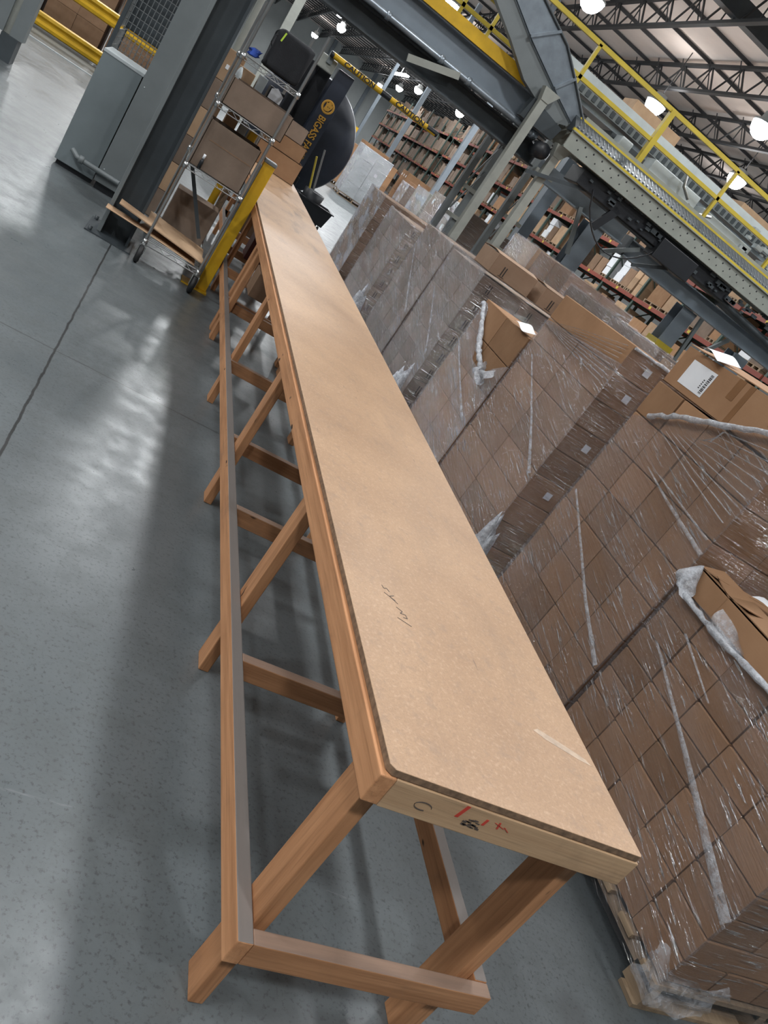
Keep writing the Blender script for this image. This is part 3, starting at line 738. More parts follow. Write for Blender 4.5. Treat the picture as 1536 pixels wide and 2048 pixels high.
# loose film on the floor between the loads and the bench
FLUFF = [(2.34, 3.66, 'crumpled film on the floor between the second and third pallet loads'), (2.30, 6.03, 'crumpled film on the floor between the torn load and the printed cartons'), (2.33, 8.45, 'crumpled film at the foot of the sixth pallet load')]
for x, y, lb in FLUFF:
    rr = random.Random(int(y*10)); ph = [rr.uniform(0, 6) for _ in range(6)]
    m = MB().grid(lambda u, v: (x+0.30*(u-0.5)*(1+0.2*math.sin(9*v+ph[0])), y+0.26*(v-0.5)*(1+0.2*math.sin(8*u+ph[1])), 0.02+(0.60*math.exp(-((u-0.5)**2+(v-0.5)**2)*9))*(0.8+0.25*math.sin(21*u+ph[2])*math.sin(19*v+ph[3]))), 22, 22)
    solo('crumpled_film', m, MILKD, lb, 'plastic film', 'crumpled stretch film')

# ================================================================ SECOND ROW AND FAR LOADS
def big(r, j, i): return (r*7+j*3+i) % 3 == 0
row2 = [(4.62, 4.55, 1.05, 1.06, 1.64, 'low wrapped load of kraft cartons in the back row, nearest the big labelled carton', CARDG, FILM, 5),
        (4.62, 5.70, 1.05, 1.06, 1.74, 'pale wrapped load of cartons in the back row, below the yellow column sleeve', CARDL, FILM, 5),
        (4.62, 6.86, 1.05, 1.10, 1.77, 'back row load with shiny loosened film and small square labels', CARDG, FILM2, 5),
        (4.62, 8.10, 1.05, 1.10, 1.80, 'back row load, a pale open flap at its top corner, beside the blue grey column', CARDG, FILM, 5),
        (4.62, 9.36, 1.05, 1.10, 1.92, 'tall back row load with two square labels, left of the blue grey column', CARD, FILM, 5),
        (4.62, 10.62, 1.05, 1.00, 1.95, 'tall back row load between the beige conveyor posts', CARDL, FILM2, 5),
        (4.62, 13.9, 1.05, 1.10, 1.85, 'back row load beyond the beige conveyor posts', CARDG, FILM2, 5),
        (4.62, 15.2, 1.05, 1.10, 1.80, 'back row load with one big white label, left of the lattice posts', CARD, FILM, 4),
        (4.62, 16.5, 1.05, 1.10, 1.70, 'back row load in cloudy film, left of the lattice posts', CARDG, FILM3, 4)]
for x, y, wx, wy, zt, lb, mt, fm, rw in row2:
    load(lb, x, y, x+wx, y+wy, zt, rw, 2, 2, mt, fm, group='wrapped pallet loads in the back row', labels=big)
mid = [
       (5.25, 28.2, 1.75, 'load in thick white film standing in the aisle past the fan', WHITEP, FILM3),
       (4.6, 31.4, 1.60, 'load of orange brown cartons with white labels, right of the fan rim', CARD, None),
       (6.2, 31.4, 1.70, 'labelled brown load beside the white wrapped one', CARD, None),
       (7.8, 30.2, 1.65, 'labelled brown load, third along behind the white wrapped one', CARD, None),
       (6.9, 27.2, 1.55, 'wrapped load right of the white one in the aisle', CARDG, FILM3),
       (8.6, 26.2, 1.60, 'wrapped load below the distant racks', CARD, FILM2),
       (6.4, 34.6, 1.9, 'tall load of brown cartons near the far wall', CARD, None),
       (8.4, 34.2, 1.9, 'tall load of brown cartons with labels before the distant racks', CARD, None),
       (6.8, 22.6, 1.55, 'load of labelled cartons short of the distant racks', CARDL, FILM2),
       (8.2, 20.6, 1.6, 'load of pale cartons right of the lattice posts', CARDL, FILM2),
       (7.4, 17.6, 1.6, 'load of pale cartons between the lattice posts and the racks', CARDL, None),
       (8.8, 15.6, 1.6, 'load of kraft cartons behind the blue grey column', CARDG, FILM2),
       (7.2, 10.4, 1.72, 'deep row load of kraft cartons with labels, left of the yellow sleeve', CARD, None),
       (7.2, 8.2, 1.70, 'deep row load of pale cartons with labels under the yellow sleeve', CARDL, FILM2),
       (7.2, 6.3, 1.62, 'deep row load of kraft cartons below the red beams', CARDG, FILM2)]
for x, y, zt, lb, mt, fm in mid:
    load(lb, x, y, x+1.1, y+1.15, zt, 4, 3, 2, mt, fm, group='pallet loads on the floor farther off', labels=big, back=True)
solo('yellow_corner_guard', box((5.15, 33.9, 0.0), (5.75, 34.3, 2.1)), YEL, 'bright yellow guard standing by the far wall, right of the fan rim', 'guard')

# ================================================================ STORAGE RACK
XR = 15.0
LV = [0.0, 1.62, 2.90, 4.15, 5.42]
def rack(y0, n, label):
    bay = 2.55; t = thing('storage_rack', (XR+0.5, y0, 0), label, 'rack', 'long pallet racks')
    for k in range(n+1):
        y = y0+k*bay; m = MB()
        for x in (XR+0.03, XR+1.05):
            m.box((x, y-0.05, 0), (x+0.08, y+0.05, 6.3 if k % 3 else 6.6))
        zz = 0.2; s_ = 1
        while zz < 5.9:
            m.bar((XR+0.08, y, zz if s_ > 0 else zz+0.9), (XR+1.08, y, zz+0.9 if s_ > 0 else zz), 0.035, 0.035); zz += 0.9; s_ = -s_
        put('upright_frame', m, RACKG, t)
    for k in range(n):
        for z in LV[1:]:
            y = y0+k*bay
            m = box((XR-0.04, y+0.05, z-0.13), (XR+0.02, y+bay-0.05, z)); put('beam', m, RACKO, t)
    for z in LV[1:]:
        m = MB(); m.box((XR+1.10, y0, z-0.13), (XR+1.15, y0+n*bay, z)); m.box((XR+0.03, y0, z-0.02), (XR+1.1, y0+n*bay, z-0.005))
        put('deck', m, RACKG, t)
    m = MB()
    for k in range(n):
        for z in LV[1:]: m.box((XR-0.046, y0+k*bay+1.2, z-0.10), (XR-0.0402, y0+k*bay+1.34, z-0.01))
    o = put('yellow_bay_labels', m, YELR, t); o['kind'] = 'stuff'
    return t
rack(15.3, 16, 'long orange beamed pallet rack with green uprights, nearer part of the row behind the conveyor')
rack(57.5, 9, 'farther part of the orange beamed rack row, by the far wall')
# cartons on the racks
cm = []
for dx, dy, dz, mt in ((0.9, 0.62, 0.5, CARDG), (0.9, 0.85, 0.78, CARDL), (0.8, 0.45, 0.35, CARD), (0.85, 0.55, 0.62, CARDD), (0.85, 0.38, 0.42, CARDL), (0.9, 1.0, 0.62, CARD)):
    cm.append((carton_mesh(dx, dy, dz, mt), dx, dy, dz))
PAPW = carton_mesh(0.7, 0.5, 0.3, PAPER); cm.append((PAPW, 0.7, 0.5, 0.3))
slot = []
rr = random.Random(11)
for (y0, n) in ((15.3, 16), (57.5, 9)):
    for k in range(n):
        for li, z in enumerate(LV):
            y = y0+k*2.55+0.12; end = y+2.30
            while y < end-0.3:
                if rr.random() < 0.06: y += rr.uniform(0.15, 0.5); continue
                q = rr.choices(range(7), (3, 3, 2, 2.2, 3.5, 2, 2.2))[0]; me, dx, dy, dz = cm[q]
                if y+dy > end: break
                tot = 0; base = z+0.125 if rr.random() < 0.8 else z+0.003
                hmax = 1.10 if li < 4 else rr.uniform(0.5, 1.4)
                cnt = 0
                while tot+dz < hmax*rr.uniform(0.75, 1.05) and cnt < 3:
                    slot.append((y, base+tot, q, base, z, cnt)); tot += dz+0.002; cnt += 1
                if cnt == 0 and dz < hmax: slot.append((y, base, q, base, z, 0))
                y += dy+rr.uniform(0.02, 0.10)
slot.sort(key=lambda s_: s_[0])
lvname = {0: 'on the floor level', 1: 'on the first beam level', 2: 'on the second beam level', 3: 'on the third beam level', 4: 'on the top beam level'}
kind = ['greyish', 'big pale', 'small brown', 'dull dark', 'small pale', 'wide brown', 'white']
rest = MB(); count = 0
for y, z, q, base, lv, cnt in slot:
    me, dx, dy, dz = cm[q]
    if count < 290 and y > 17.0:
        o = inst('carton', me, None, (XR+0.08+rr.uniform(0, 0.06), y, z)); count += 1
        li = LV.index(lv)
        setp(o, '%s carton %s of the orange rack behind the conveyor' % (kind[q], lvname[li]), 'carton', 'cartons in the pallet racks')
    else: rest.box((XR+0.1, y, z), (XR+0.1+dx, y+dy, z+dz))
o = solo('rack_cartons', rest, CARDG, 'distant brown cartons crowding the shelves of the far rack', 'cartons'); o['kind'] = 'stuff'
pl = MB()
done = set()
for y, z, q, base, lv, cnt in slot:
    if base > lv+0.1 and cnt == 0:
        me, dx, dy, dz = cm[q]; pl.box((XR+0.06, y-0.02, lv+0.003), (XR+1.02, y+dy+0.02, lv+0.022)); pl.box((XR+0.06, y-0.02, lv+0.10), (XR+1.02, y+dy+0.02, lv+0.122))
        for e in (0, dy/2-0.03, dy-0.06): pl.box((XR+0.06, y+e, lv+0.022), (XR+1.02, y+e+0.07, lv+0.10))
o = solo('rack_pallets', pl, PALW, 'timber pallets and slats under the cartons in the racks', 'pallets'); o['kind'] = 'stuff'
# a second rack row behind fills the gaps
m = MB(); rr = random.Random(5)
for k in range(26):
    for z in LV:
        y = 15.3+k*2.55; y2 = y+2.3
        while y < y2-0.5:
            dy = rr.uniform(0.4, 1.0); h = rr.uniform(0.35, 1.0); m.box((XR+1.9, y, z), (XR+2.8, y+dy, z+h)); y += dy+rr.uniform(0.03, 0.3)
o = solo('rack_cartons', m, CARDD, 'dark cartons glimpsed through the gaps of the orange racks', 'cartons'); o['kind'] = 'stuff'
t = thing('storage_rack', (XR+2.3, 15.3, 0), 'dark rack row seen through the gaps of the orange racks', 'rack', 'long pallet racks')
for z in LV[1:]: put('beam', box((XR+1.82, 15.3, z-0.13), (XR+1.88, 82, z)), RACKO, t)
m = MB()
for k in range(27): m.box((XR+1.80, 15.25+k*2.55, 0), (XR+1.88, 15.35+k*2.55, 6.5))
o = put('upright_frames', m, RACKG, t); o['kind'] = 'stuff'

# ================================================================ MEZZANINE, CONVEYORS
YB = 12.0
x0m = 0.05
t = thing('mezzanine_beam', (2, YB, 2.8), 'deep dark steel edge beam overhead, with a yellow toe board on top', 'beam')
m = MB(); m.box((x0m-4, YB-0.16, 2.78), (4.35, YB+0.16, 2.80)); m.box((x0m-4, YB-0.01, 2.80), (4.35, YB+0.01, 3.03)); m.box((x0m-4, YB-0.16, 3.03), (4.35, YB+0.16, 3.05))
put('lower_beam', m, STEELD, t)
m = MB(); m.box((x0m-4, YB-0.02, 3.17), (4.3, YB+0.02, 3.48)); m.box((x0m-4, YB-0.14, 3.15), (4.3, YB+0.14, 3.17)); m.box((x0m-4, YB-0.14, 3.48), (4.3, YB+0.14, 3.50))
put('upper_beam', m, STEELB, t)
put('toe_board', box((x0m-4, YB-0.17, 3.502), (3.62, YB-0.145, 3.66)), YEL, t)
t.location = t.location
t2 = thing('conduit_pipe', (2, YB-0.2, 3.1), 'pale galvanised pipe running along under the overhead beam', 'pipe')
put('pipe', MB().tube([(x0m-4, YB-0.24, 3.10), (4.12, YB-0.24, 3.10)], 0.042, 14), GALV, t2)
m = MB()
for x in (0.4, 1.6, 2.45, 2.9, 4.05):
    m = MB().lathe((x, YB-0.24, 3.10), [(0.044, -0.03), (0.056, -0.03), (0.056, 0.03), (0.044, 0.03)], 'X', 14)
    put('coupling', m, GALV, t2)
m = MB(); m.bar((2.05, YB-0.31, 2.86), (2.75, YB-0.31, 3.07), 0.03, 0.09)
solo('gusset_brace', m, BEIGE, 'small pale plate brace bolted across the overhead beam', 'brace')
# crossing beams, deck above
m = MB()
m.box((-4, 13.4, 3.20), (3.4, 13.56, 3.46))
o = solo('mezzanine_joist', m, STEELD, 'dark floor beam of the platform behind the edge beam', 'beam')
solo('mezzanine_deck', box((-4, YB-0.1, 3.505), (3.6, 13.6, 3.56)), STEELD, 'dark platform deck behind the yellow toe board', 'platform')
# yellow handrail on the platform
def railing(pts_x, y, zdeck, ztop, zmid, x0, x1, label, r=0.03, name='handrail', mat=YELR, big_=None):
    t = thing(name, ((x0+x1)/2, y, zdeck), label, 'handrail', 'yellow handrails')
    put('top_rail', MB().bar((x0, y, ztop), (x1, y, ztop), 0.05, 0.06), mat, t)
    put('mid_rail', MB().bar((x0, y, zmid), (x1, y, zmid), 0.05, 0.055), mat, t)
    for i, x in enumerate(pts_x):
        w_ = 0.05 if big_ is None or i != big_ else 0.085
        put('post', MB().bar((x, y, zdeck), (x, y, ztop), w_, w_), mat, t)
    return t
railing([4.23, 5.70, 7.15, 8.6], 12.0, 3.46, 4.52, 4.06, 2.6, 10.5, 'long yellow handrail running along the conveyor, in front of the roof', big_=1)
railing([2.55, 3.05], 12.9, 3.56, 4.25, 3.95, 2.0, 4.1, 'short yellow handrail behind the toe board, left of the grey chute')

# grey sheet metal chute
t = thing('sheet_metal_chute', (3.6, 11.7, 3.4), 'big galvanised sheet metal chute slanting down onto the end of the roller conveyor', 'chute')
up_ = [(2.05, 4.95), (3.25, 4.46), (3.84, 4.24), (4.21, 3.99), (4.66, 3.66), (4.62, 3.52), (4.12, 3.71), (3.40, 4.01), (2.94, 4.24), (1.8, 4.72)]
def shr(P): return [(x*0.968, 1.68+(z-1.68)*0.968) for x, z in P]
up_ = shr(up_)
put('side_panel', MB().prism(up_, 'Y', 11.62, 11.65), GALV, t)
put('rim', MB().tube([(x, 11.61, z) for x, z in up_[:5]], 0.018, 8), STEELD, t)
lo_ = [(1.8, 4.72), (2.94, 4.24), (3.40, 4.01), (4.12, 3.71), (4.60, 3.53), (4.30, 3.42), (3.92, 3.50), (3.61, 3.59), (3.17, 3.85), (2.6, 4.15), (1.7, 4.5)]
lo_ = shr(lo_)
put('stringer', MB().prism(lo_, 'Y', 11.66, 11.78), STEELG, t)
tray = [(x, z-0.02) for x, z in up_[5:]]; tr2 = [(x, z+0.012) for x, z in reversed(tray)]
put('tray', MB().prism(tray+tr2, 'Y', 11.65, 11.80), GALV, t)
put('side_panel', MB().prism(up_, 'Y', 11.80, 11.82), GALV, t)
for (a, b) in (((3.34, 4.03), (3.66, 4.31)), ((4.02, 3.75), (4.20, 4.00))):
    a, b = shr([a, b])
    put('flange', MB().bar((a[0], 11.60, a[1]), (b[0], 11.60, b[1]), 0.04, 0.035), GALV, t)
BELL = [(3.70, 3.17), (4.28, 3.17), (4.32, 3.36), (3.75, 3.45)]
put('hopper', MB().prism(BELL, 'Y', 11.64, 11.80), STEELD, t)
# motor / dark joint under the chute
solo('drive_motor', MB().lathe((4.20, 11.62, 2.98), [(0.001, -0.16), (0.11, -0.16), (0.11, 0.14), (0.001, 0.14)], 'Y', 18), BLACK, 'dark motor drum under the foot of the chute', 'motor')

# roller conveyor
t = thing('roller_conveyor', (6.6, 11.6, 3.2), 'grey roller conveyor with punched side frame and yellow guide strips, at right under the handrail', 'conveyor')
CX0, CX1 = 4.34, 11.0
m = MB(); m.box((CX0, 11.30, 3.17), (CX1, 11.33, 3.40)); m.box((CX0, 11.27, 3.39), (CX1, 11.34, 3.405)); m.box((CX0, 11.27, 3.165), (CX1, 11.34, 3.18))
put('side_frame', m, CONVG, t)
put('side_frame', box((CX0, 11.90, 3.20), (CX1, 11.93, 3.45)), CONVG, t)
m = MB(); k = 0; x = CX0+0.12
while x < CX1:
    m.lathe((x, 11.2985, 3.33), [(0.001, -0.001), (0.013, -0.001), (0.013, 0.0), (0.001, 0.0)], 'Y', 8)
    m.lathe((x+0.09, 11.2985, 3.25), [(0.001, -0.001), (0.010, -0.001), (0.010, 0.0), (0.001, 0.0)], 'Y', 8)
    x += 0.16
o = put('bolt_holes', m, BLACK, t); o['kind'] = 'stuff'
for y, z in ((11.34, 3.407), (11.62, 3.60)): put('guide_strip', box((CX0+0.1*(y > 11.5), y-0.022, z), (CX1, y+0.022, z+0.036)), YELR, t)
put('chain_bed', MB().prism([(11.345, 3.40), (11.345, 3.43), (11.60, 3.61), (11.60, 3.40)], 'X', CX0+0.02, CX1), STEELD, t)
m = MB(); x = CX0+0.08
while x < CX1: m.obox((x, 11.41, 3.482), (0.024, 0.03, 0.012), (0.61, 0, 0)); m.obox((x+0.03, 11.52, 3.556), (0.010, 0.10, 0.006), (0.61, 0, 0)); x += 0.075
o = put('chain_links', m, GALV, t); o['kind'] = 'stuff'
put('back_rail', box((CX0+0.2, 11.66, 3.63), (CX1, 11.69, 3.69)), CONVG, t)
m = MB(); x = CX0+0.04
while x < CX1: m.tube([(x, 11.62, 3.47), (x, 11.90, 3.47)], 0.022, 8); x += 0.075
o = put('rollers', m, CHROME, t); o['kind'] = 'stuff'
put('drive_trough', box((CX0+0.5, 11.38, 2.93), (8.0, 11.88, 3.15)), BLACK, t, 0.01)
put('drive_box', box((6.45, 11.30, 2.80), (7.2, 11.6, 3.10)), BLACK, t, 0.01)
m = MB(); m.tube([(5.0, 11.45, 2.95), (6.5, 11.45, 2.90)], 0.03, 8); m.tube([(7.1, 11.45, 2.98), (9.6, 11.45, 2.86)], 0.045, 10); m.tube([(8.0, 11.5, 2.92), (11.0, 11.5, 2.80)], 0.07, 12)
put('drive_tube', m, STEELD, t)
rr = random.Random(9); m = MB()
for i in range(70):
    x = rr.uniform(4.9, 10.6); a = rr.uniform(0.02, 0.07); z = rr.uniform(2.96, 3.16)
    m.box((x, 11.34, z), (x+a*2, 11.38, z+a))
o = put('drive_fittings', m, STEELD, t); o['kind'] = 'stuff'
for (xa, za, xb, zb) in ((4.15, 2.66, 5.35, 3.04), (6.35, 2.55, 7.15, 2.95)):
    m = MB().bar((xa, 11.44, za), (xb, 11.44, zb), 0.03, 0.05); put('knee_brace', m, STEELD, t)
put('hanging_cable', MB().tube([(5.1+0.12*i, 11.35, 3.0-0.55*math.sin(PI*min(1, i/12.0))**0.7-0.0*i) for i in range(13)], 0.012, 6), BLACK, t)
m = MB(); m.bar((5.45, 11.4, 2.62), (5.62, 11.4, 3.0), 0.04, 0.12); put('hanger_plate', m, BLACK, t)
# white powered conveyor behind
t = thing('powered_conveyor', (7.5, 13.1, 3.6), 'white and grey powered conveyor on the platform, behind the yellow handrail', 'conveyor')
put('side_guard', box((3.9, 13.0, 4.26), (12.0, 13.05, 4.40)), WHITEP, t)
put('roller_bed', box((3.9, 12.9, 4.08), (12.0, 13.9, 4.20)), STEELG, t)
m = MB(); x = 4.0
while x < 12: m.box((x, 12.89, 4.10), (x+0.07, 12.899, 4.19)); x += 0.13
o = put('roller_ends', m, STEELD, t); o['kind'] = 'stuff'
put('lower_guard', box((3.9, 12.98, 3.99), (12.0, 13.02, 4.05)), GALV, t)
put('drive_cover', box((6.2, 12.55, 3.76), (7.25, 12.85, 4.02)), WHITEP, t, 0.01)
put('drive_cover', box((7.4, 12.55, 3.70), (8.6, 12.85, 3.95)), WHITEP, t, 0.01)
put('drive_cover', box((9.0, 12.55, 3.72), (11, 12.85, 3.93)), WHITEP, t, 0.01)
put('motor_block', box((5.55, 12.6, 3.78), (5.78, 12.85, 3.98)), LGREY, t, 0.02)
put('motor_bay', box((5.5, 12.9, 3.66), (6.15, 13.3, 3.98)), STEELD, t)
put('base_channel', MB().box((4.6, 12.4, 3.55), (12, 12.5, 3.62)), STEELG, t)
m = MB(); m.tube([(6.70, 12.4, 4.15), (6.76, 12.35, 3.95), (6.95, 12.35, 3.85)], 0.025, 8); m.tube([(7.0, 12.35, 3.80), (7.15, 12.3, 3.74), (7.45, 12.3, 3.86)], 0.025, 8)
put('guide_arm', m, CHROME, t)
rr = random.Random(4); m = MB()
for i in range(60):
    x = rr.uniform(8.2, 11.5); z = rr.uniform(3.75, 4.2); a = rr.uniform(0.03, 0.12); m.box((x, 12.5, z), (x+a*1.5, 12.52+a, z+a*0.7))
o = put('fittings', m, LGREY, t); o['kind'] = 'stuff'
RC = [o for o in bpy.data.objects if o.name == 'roller_conveyor'][0]
for x in (4.72, 5.15, 6.35): put('stub_post', box((x, 11.80, 3.47), (x+0.10, 11.88, 3.64)), YEL, RC, label='short yellow stub post')
for i, (x, z, dx) in enumerate(((5.7, 4.40, 1.0), (8.4, 4.40, 0.9), (9.6, 4.40, 0.9))):
    solo('carton', box((x, 13.3, 4.205), (x+dx, 13.8, 4.62 if i != 1 else 4.55)), CARDL, ('brown carton riding the powered conveyor, below the middle handrail lamp', 'brown carton riding the powered conveyor, right of the handrail post', 'brown carton riding the powered conveyor near the right edge')[i], 'carton', 'cartons riding the powered conveyor', bevel=0.004)
# beige conveyor posts
for i, (x, zt, lb) in enumerate(((3.84, 3.62, 'beige steel post left of its pair, under the grey chute'), (4.43, 3.185, 'beige steel post carrying the end of the roller conveyor'))):
    t = thing('support_post', (x, 11.5, 0), lb, 'post', 'beige conveyor posts')
    y = 11.55
    m = MB(); m.box((x-0.06, y-0.06, 0.012), (x+0.06, y+0.06, zt-0.1)); put('post', m, BEIGE, t, 0.004)
    put('base_plate', box((x-0.12, y-0.12, 0), (x+0.12, y+0.12, 0.011)), BEIGE, t)
    put('head_bracket', MB().prism([(x-0.06, zt-0.16), (x+0.06, zt-0.16), (x+0.16, zt), (x-0.10, zt)], 'Y', y-0.07, y+0.07), BEIGE, t)
m = MB().bar((4.05, 11.43, 2.38), (5.2, 11.43, 2.92), 0.03, 0.05); m2 = MB().bar((4.48, 11.45, 2.72), (5.35, 11.45, 2.98), 0.03, 0.05)
# lattice posts behind
for i, (x, y, lb) in enumerate(((3.94, 12.75, 'dark lattice post left of the beige post under the chute'), (4.75, 12.75, 'dark lattice post between the two beige posts'))):
    t = thing('lattice_post', (x, y, 0), lb, 'post', 'dark lattice posts')
    for d in (-0.07, 0.16): put('leg', box((x+d-0.045, y-0.05, 0), (x+d+0.045, y+0.05, 3.46)), STEELG, t)
    for z in (0.7, 1.6, 2.05, 2.85): put('tie', box((x-0.03, y-0.09, z), (x+0.30, y-0.055, z+0.06)), BEIGE, t)
    for z in (0.8, 1.7, 2.15): put('diagonal', MB().bar((x-0.02, y-0.06, z), (x+0.15, y-0.06, z+0.7), 0.02, 0.02), STEELG, t)
# blue grey frame further back
def col(name, x0, x1, y, zt, label, sleeve=False):
    t = thing(name, ((x0+x1)/2, y, 0), label, 'column', 'blue grey columns')
    m = MB(); m.box((x0, y-0.15, 0.015), (x1, y-0.135, zt)); m.box((x0, y+0.135, 0.015), (x1, y+0.15, zt)); m.box(((x0+x1)/2-0.008, y-0.135, 0.015), ((x0+x1)/2+0.008, y+0.135, zt))
    put('shaft', m, STEELB, t); put('base_plate', box((x0-0.08, y-0.22, 0), (x1+0.08, y+0.22, 0.014)), STEELB, t)
    if sleeve: put('yellow_sleeve', MB().box((x0-0.03, y-0.19, 0.02), (x1+0.03, y+0.19, 1.99)), YELR, t)
    return t
col('steel_column', 6.30, 6.62, 13.5, 2.83, 'blue grey steel column rising behind the fifth load to the conveyor')
col('steel_column', 8.80, 9.14, 13.5, 2.70, 'blue grey steel column with a yellow sleeve, under the long girder', True)
col('steel_column', 10.35, 10.7, 13.5, 2.62, 'blue grey steel column by the right edge, under the long girder')
t = thing('support_girder', (8.7, 13.5, 2.7), 'blue grey steel girder below the roller conveyor, on two columns', 'girder')
m = MB(); m.box((7.12, 13.40, 2.74), (11.6, 13.42, 3.0)); m.box((7.12, 13.28, 2.72), (11.6, 13.54, 2.74)); m.box((7.12, 13.28, 3.0), (11.6, 13.54, 3.02)); put('beam', m, STEELB, t)
put('end_plate', box((7.08, 13.27, 2.70), (7.115, 13.55, 3.04)), STEELD, t)
for (a, b) in (((9.3, 1.75), (9.2, 2.70)), ((9.35, 1.70), (10.3, 2.50)), ((9.35, 1.78), (9.95, 2.70)), ((6.72, 2.55), (7.3, 2.95)), ((5.95, 2.9), (6.25, 2.2))):
    put('knee_brace', MB().bar((a[0], 13.25, a[1]), (b[0], 13.25, b[1]), 0.05, 0.07), STEELG, t)
m = MB(); m.box((4.9, 13.4, 2.86), (7.0, 13.44, 3.12)); m.box((4.9, 13.3, 2.84), (7.0, 13.54, 2.86))
solo('support_girder', m, STEELB, 'blue grey girder between the column and the beige posts, under the conveyor', 'girder')
# slim blue grey building columns among the racks
for i, (x, y, lb) in enumerate(((9.6, 34.0, 'slim blue grey building column left of the lattice posts'), (9.4, 44.0, 'slim blue grey building column crossing the CAUTION bar'), (5.86, 14.5, 'slim blue grey column between the beige posts and the roller conveyor'), (9.9, 58.0, 'slim blue grey building column farthest away by the far wall'))):
    t = thing('building_column', (x, y, 0), lb, 'column', 'slim building columns')
    put('shaft', box((x-0.11, y-0.11, 0), (x+0.11, y+0.11, 9.9 if y > 20 else 3.5)), STEELB, t)
solo('building_column', box((1.42, 29.9, 0), (1.70, 30.2, 9.9)), BEIGE, 'pale building column rising behind the black bag to the roof', 'column', 'slim building columns')
solo('wall_cabinet', box((16.2, 134.3, 2.2), (18.4, 134.98, 5.2)), LGREY, 'small grey cabinet high on the far wall', 'cabinet')

# ================================================================ LEFT SIDE: COLUMN, CABINET, CAGE, RAILS
t = thing('steel_column', (-0.02, 6.98, 0), 'big grey H section building column at left, dark web between pale flanges', 'column')
put('flange', box((-0.162, 6.93, 0.012), (-0.130, 7.23, 9.9)), STEELG, t, 0.003)
put('flange', box((0.072, 6.93, 0.012), (0.094, 7.23, 9.9)), STEELD, t, 0.003)
put('web', box((-0.130, 7.03, 0.012), (0.072, 7.05, 9.9)), STEELD, t)
put('base_plate', box((-0.24, 6.80, 0), (0.13, 7.30, 0.011)), STEELD, t)
m = MB()
for x, y in ((-0.205, 6.83), (-0.205, 7.24)): m.lathe((x, y, 0.012), [(0.016, 0), (0.016, 0.03), (0.001, 0.03)], 'Z', 8)
put('anchor_bolts', m, STEELD, t)
t = thing('electrical_cabinet', (-0.55, 8.6, 0), 'waist high grey electrical cabinet on the floor left of the column', 'cabinet')
put('body', box((-0.77, 8.38, 0.045), (-0.412, 8.95, 1.06)), GREYP, t, 0.004)
put('plinth', box((-0.75, 8.42, 0), (-0.42, 8.93, 0.044)), BLACK, t)
put('top_cover', box((-0.775, 8.375, 1.061), (-0.403, 8.96, 1.09)), LGREY, t, 0.004)
put('conduit', MB().tube([(-0.66, 8.34, 0.20), (-0.60, 8.30, 0.17), (-0.52, 8.30, 0.165), (-0.20, 8.30, 0.16)], 0.024, 10), STEELG, t)
put('conduit_collar', MB().lathe((-0.56, 8.30, 0.168), [(0.025, -0.02), (0.036, -0.02), (0.036, 0.02), (0.025, 0.02)], 'X', 12), STEELG, t)
t = thing('cable_trough', (-0.27, 8.4, 0), 'tall narrow grey sheet metal trough against the column, screws down its face', 'cabinet')
put('cover', box((-0.40, 8.32, 0.07), (-0.145, 8.60, 4.2)), STEELG, t, 0.003)
put('foot', box((-0.38, 8.36, 0), (-0.165, 8.58, 0.069)), BLACK, t)
m = MB()
for i in range(8): m.lathe((-0.17 if i % 2 else -0.36, 8.317, 0.2+0.4*i), [(0.001, 0), (0.006, 0), (0.006, 0.003)], 'Y', 6)
o = put('screws', m, LGREY, t); o['kind'] = 'stuff'
t = thing('wire_cage', (-0.7, 9.8, 0), 'stacked wire mesh cage standing behind the grey cabinet', 'cage')
for (z0, z1) in ((0.12, 1.22), (1.26, 2.3)):
    m = MB()
    for (xa, ya, xb, yb) in ((-0.85, 9.6, -0.30, 9.6), (-0.30, 9.6, -0.30, 10.4), (-0.85, 9.6, -0.85, 10.4), (-0.85, 10.4, -0.30, 10.4)):
        nn = 12
        for i in range(nn+1):
            x = xa+(xb-xa)*i/nn; y = ya+(yb-ya)*i/nn; m.box((x-0.003, y-0.003, z0), (x+0.003, y+0.003, z1))
        for j in range(15):
            z = z0+(z1-z0)*j/14; m.bar((xa, ya, z), (xb, yb, z), 0.006, 0.006)
    put('mesh_basket', m, CHROME, t)
m = MB()
for x in (-0.86, -0.29):
    for y in (9.59, 10.41): m.box((x-0.02, y-0.02, 0), (x+0.02, y+0.02, 2.32))
put('frame', m, STEELD, t)
for (xa, z, dx, lb) in ((-0.82, 0.13, 0.48, 'dark carton inside the lower wire cage'), (-0.82, 1.27, 0.46, 'dark plastic bin inside the upper wire cage')):
    solo('bin' if z > 1 else 'carton', box((xa, 9.68, z), (xa+dx, 10.3, z+0.55)), STEELD if z > 1 else CARDD, lb, 'bin' if z > 1 else 'carton', bevel=0.01)
def wrail(z, label_):
    m = MB(); pr_ = [(0.0, -0.13), (-0.05, -0.11), (-0.06, -0.06), (-0.02, -0.02), (-0.02, 0.02), (-0.06, 0.06), (-0.05, 0.11), (0.0, 0.13), (0.01, 0.13), (0.01, -0.13)]
    return m.prism([(18.2+a, z+b) for a, b in pr_], 'X', -6.5, 0.2)
t = thing('guard_rail', (-3, 18.3, 0), 'double yellow guard rail along the far aisle, top left corner', 'guard rail')
put('rail', wrail(0.17, ''), YEL, t); put('rail', wrail(0.89, ''), YEL, t)
for x in (-6.2, -4.4, -0.6): put('post', box((x, 18.215, 0), (x+0.12, 18.34, 1.05)), YEL, t)
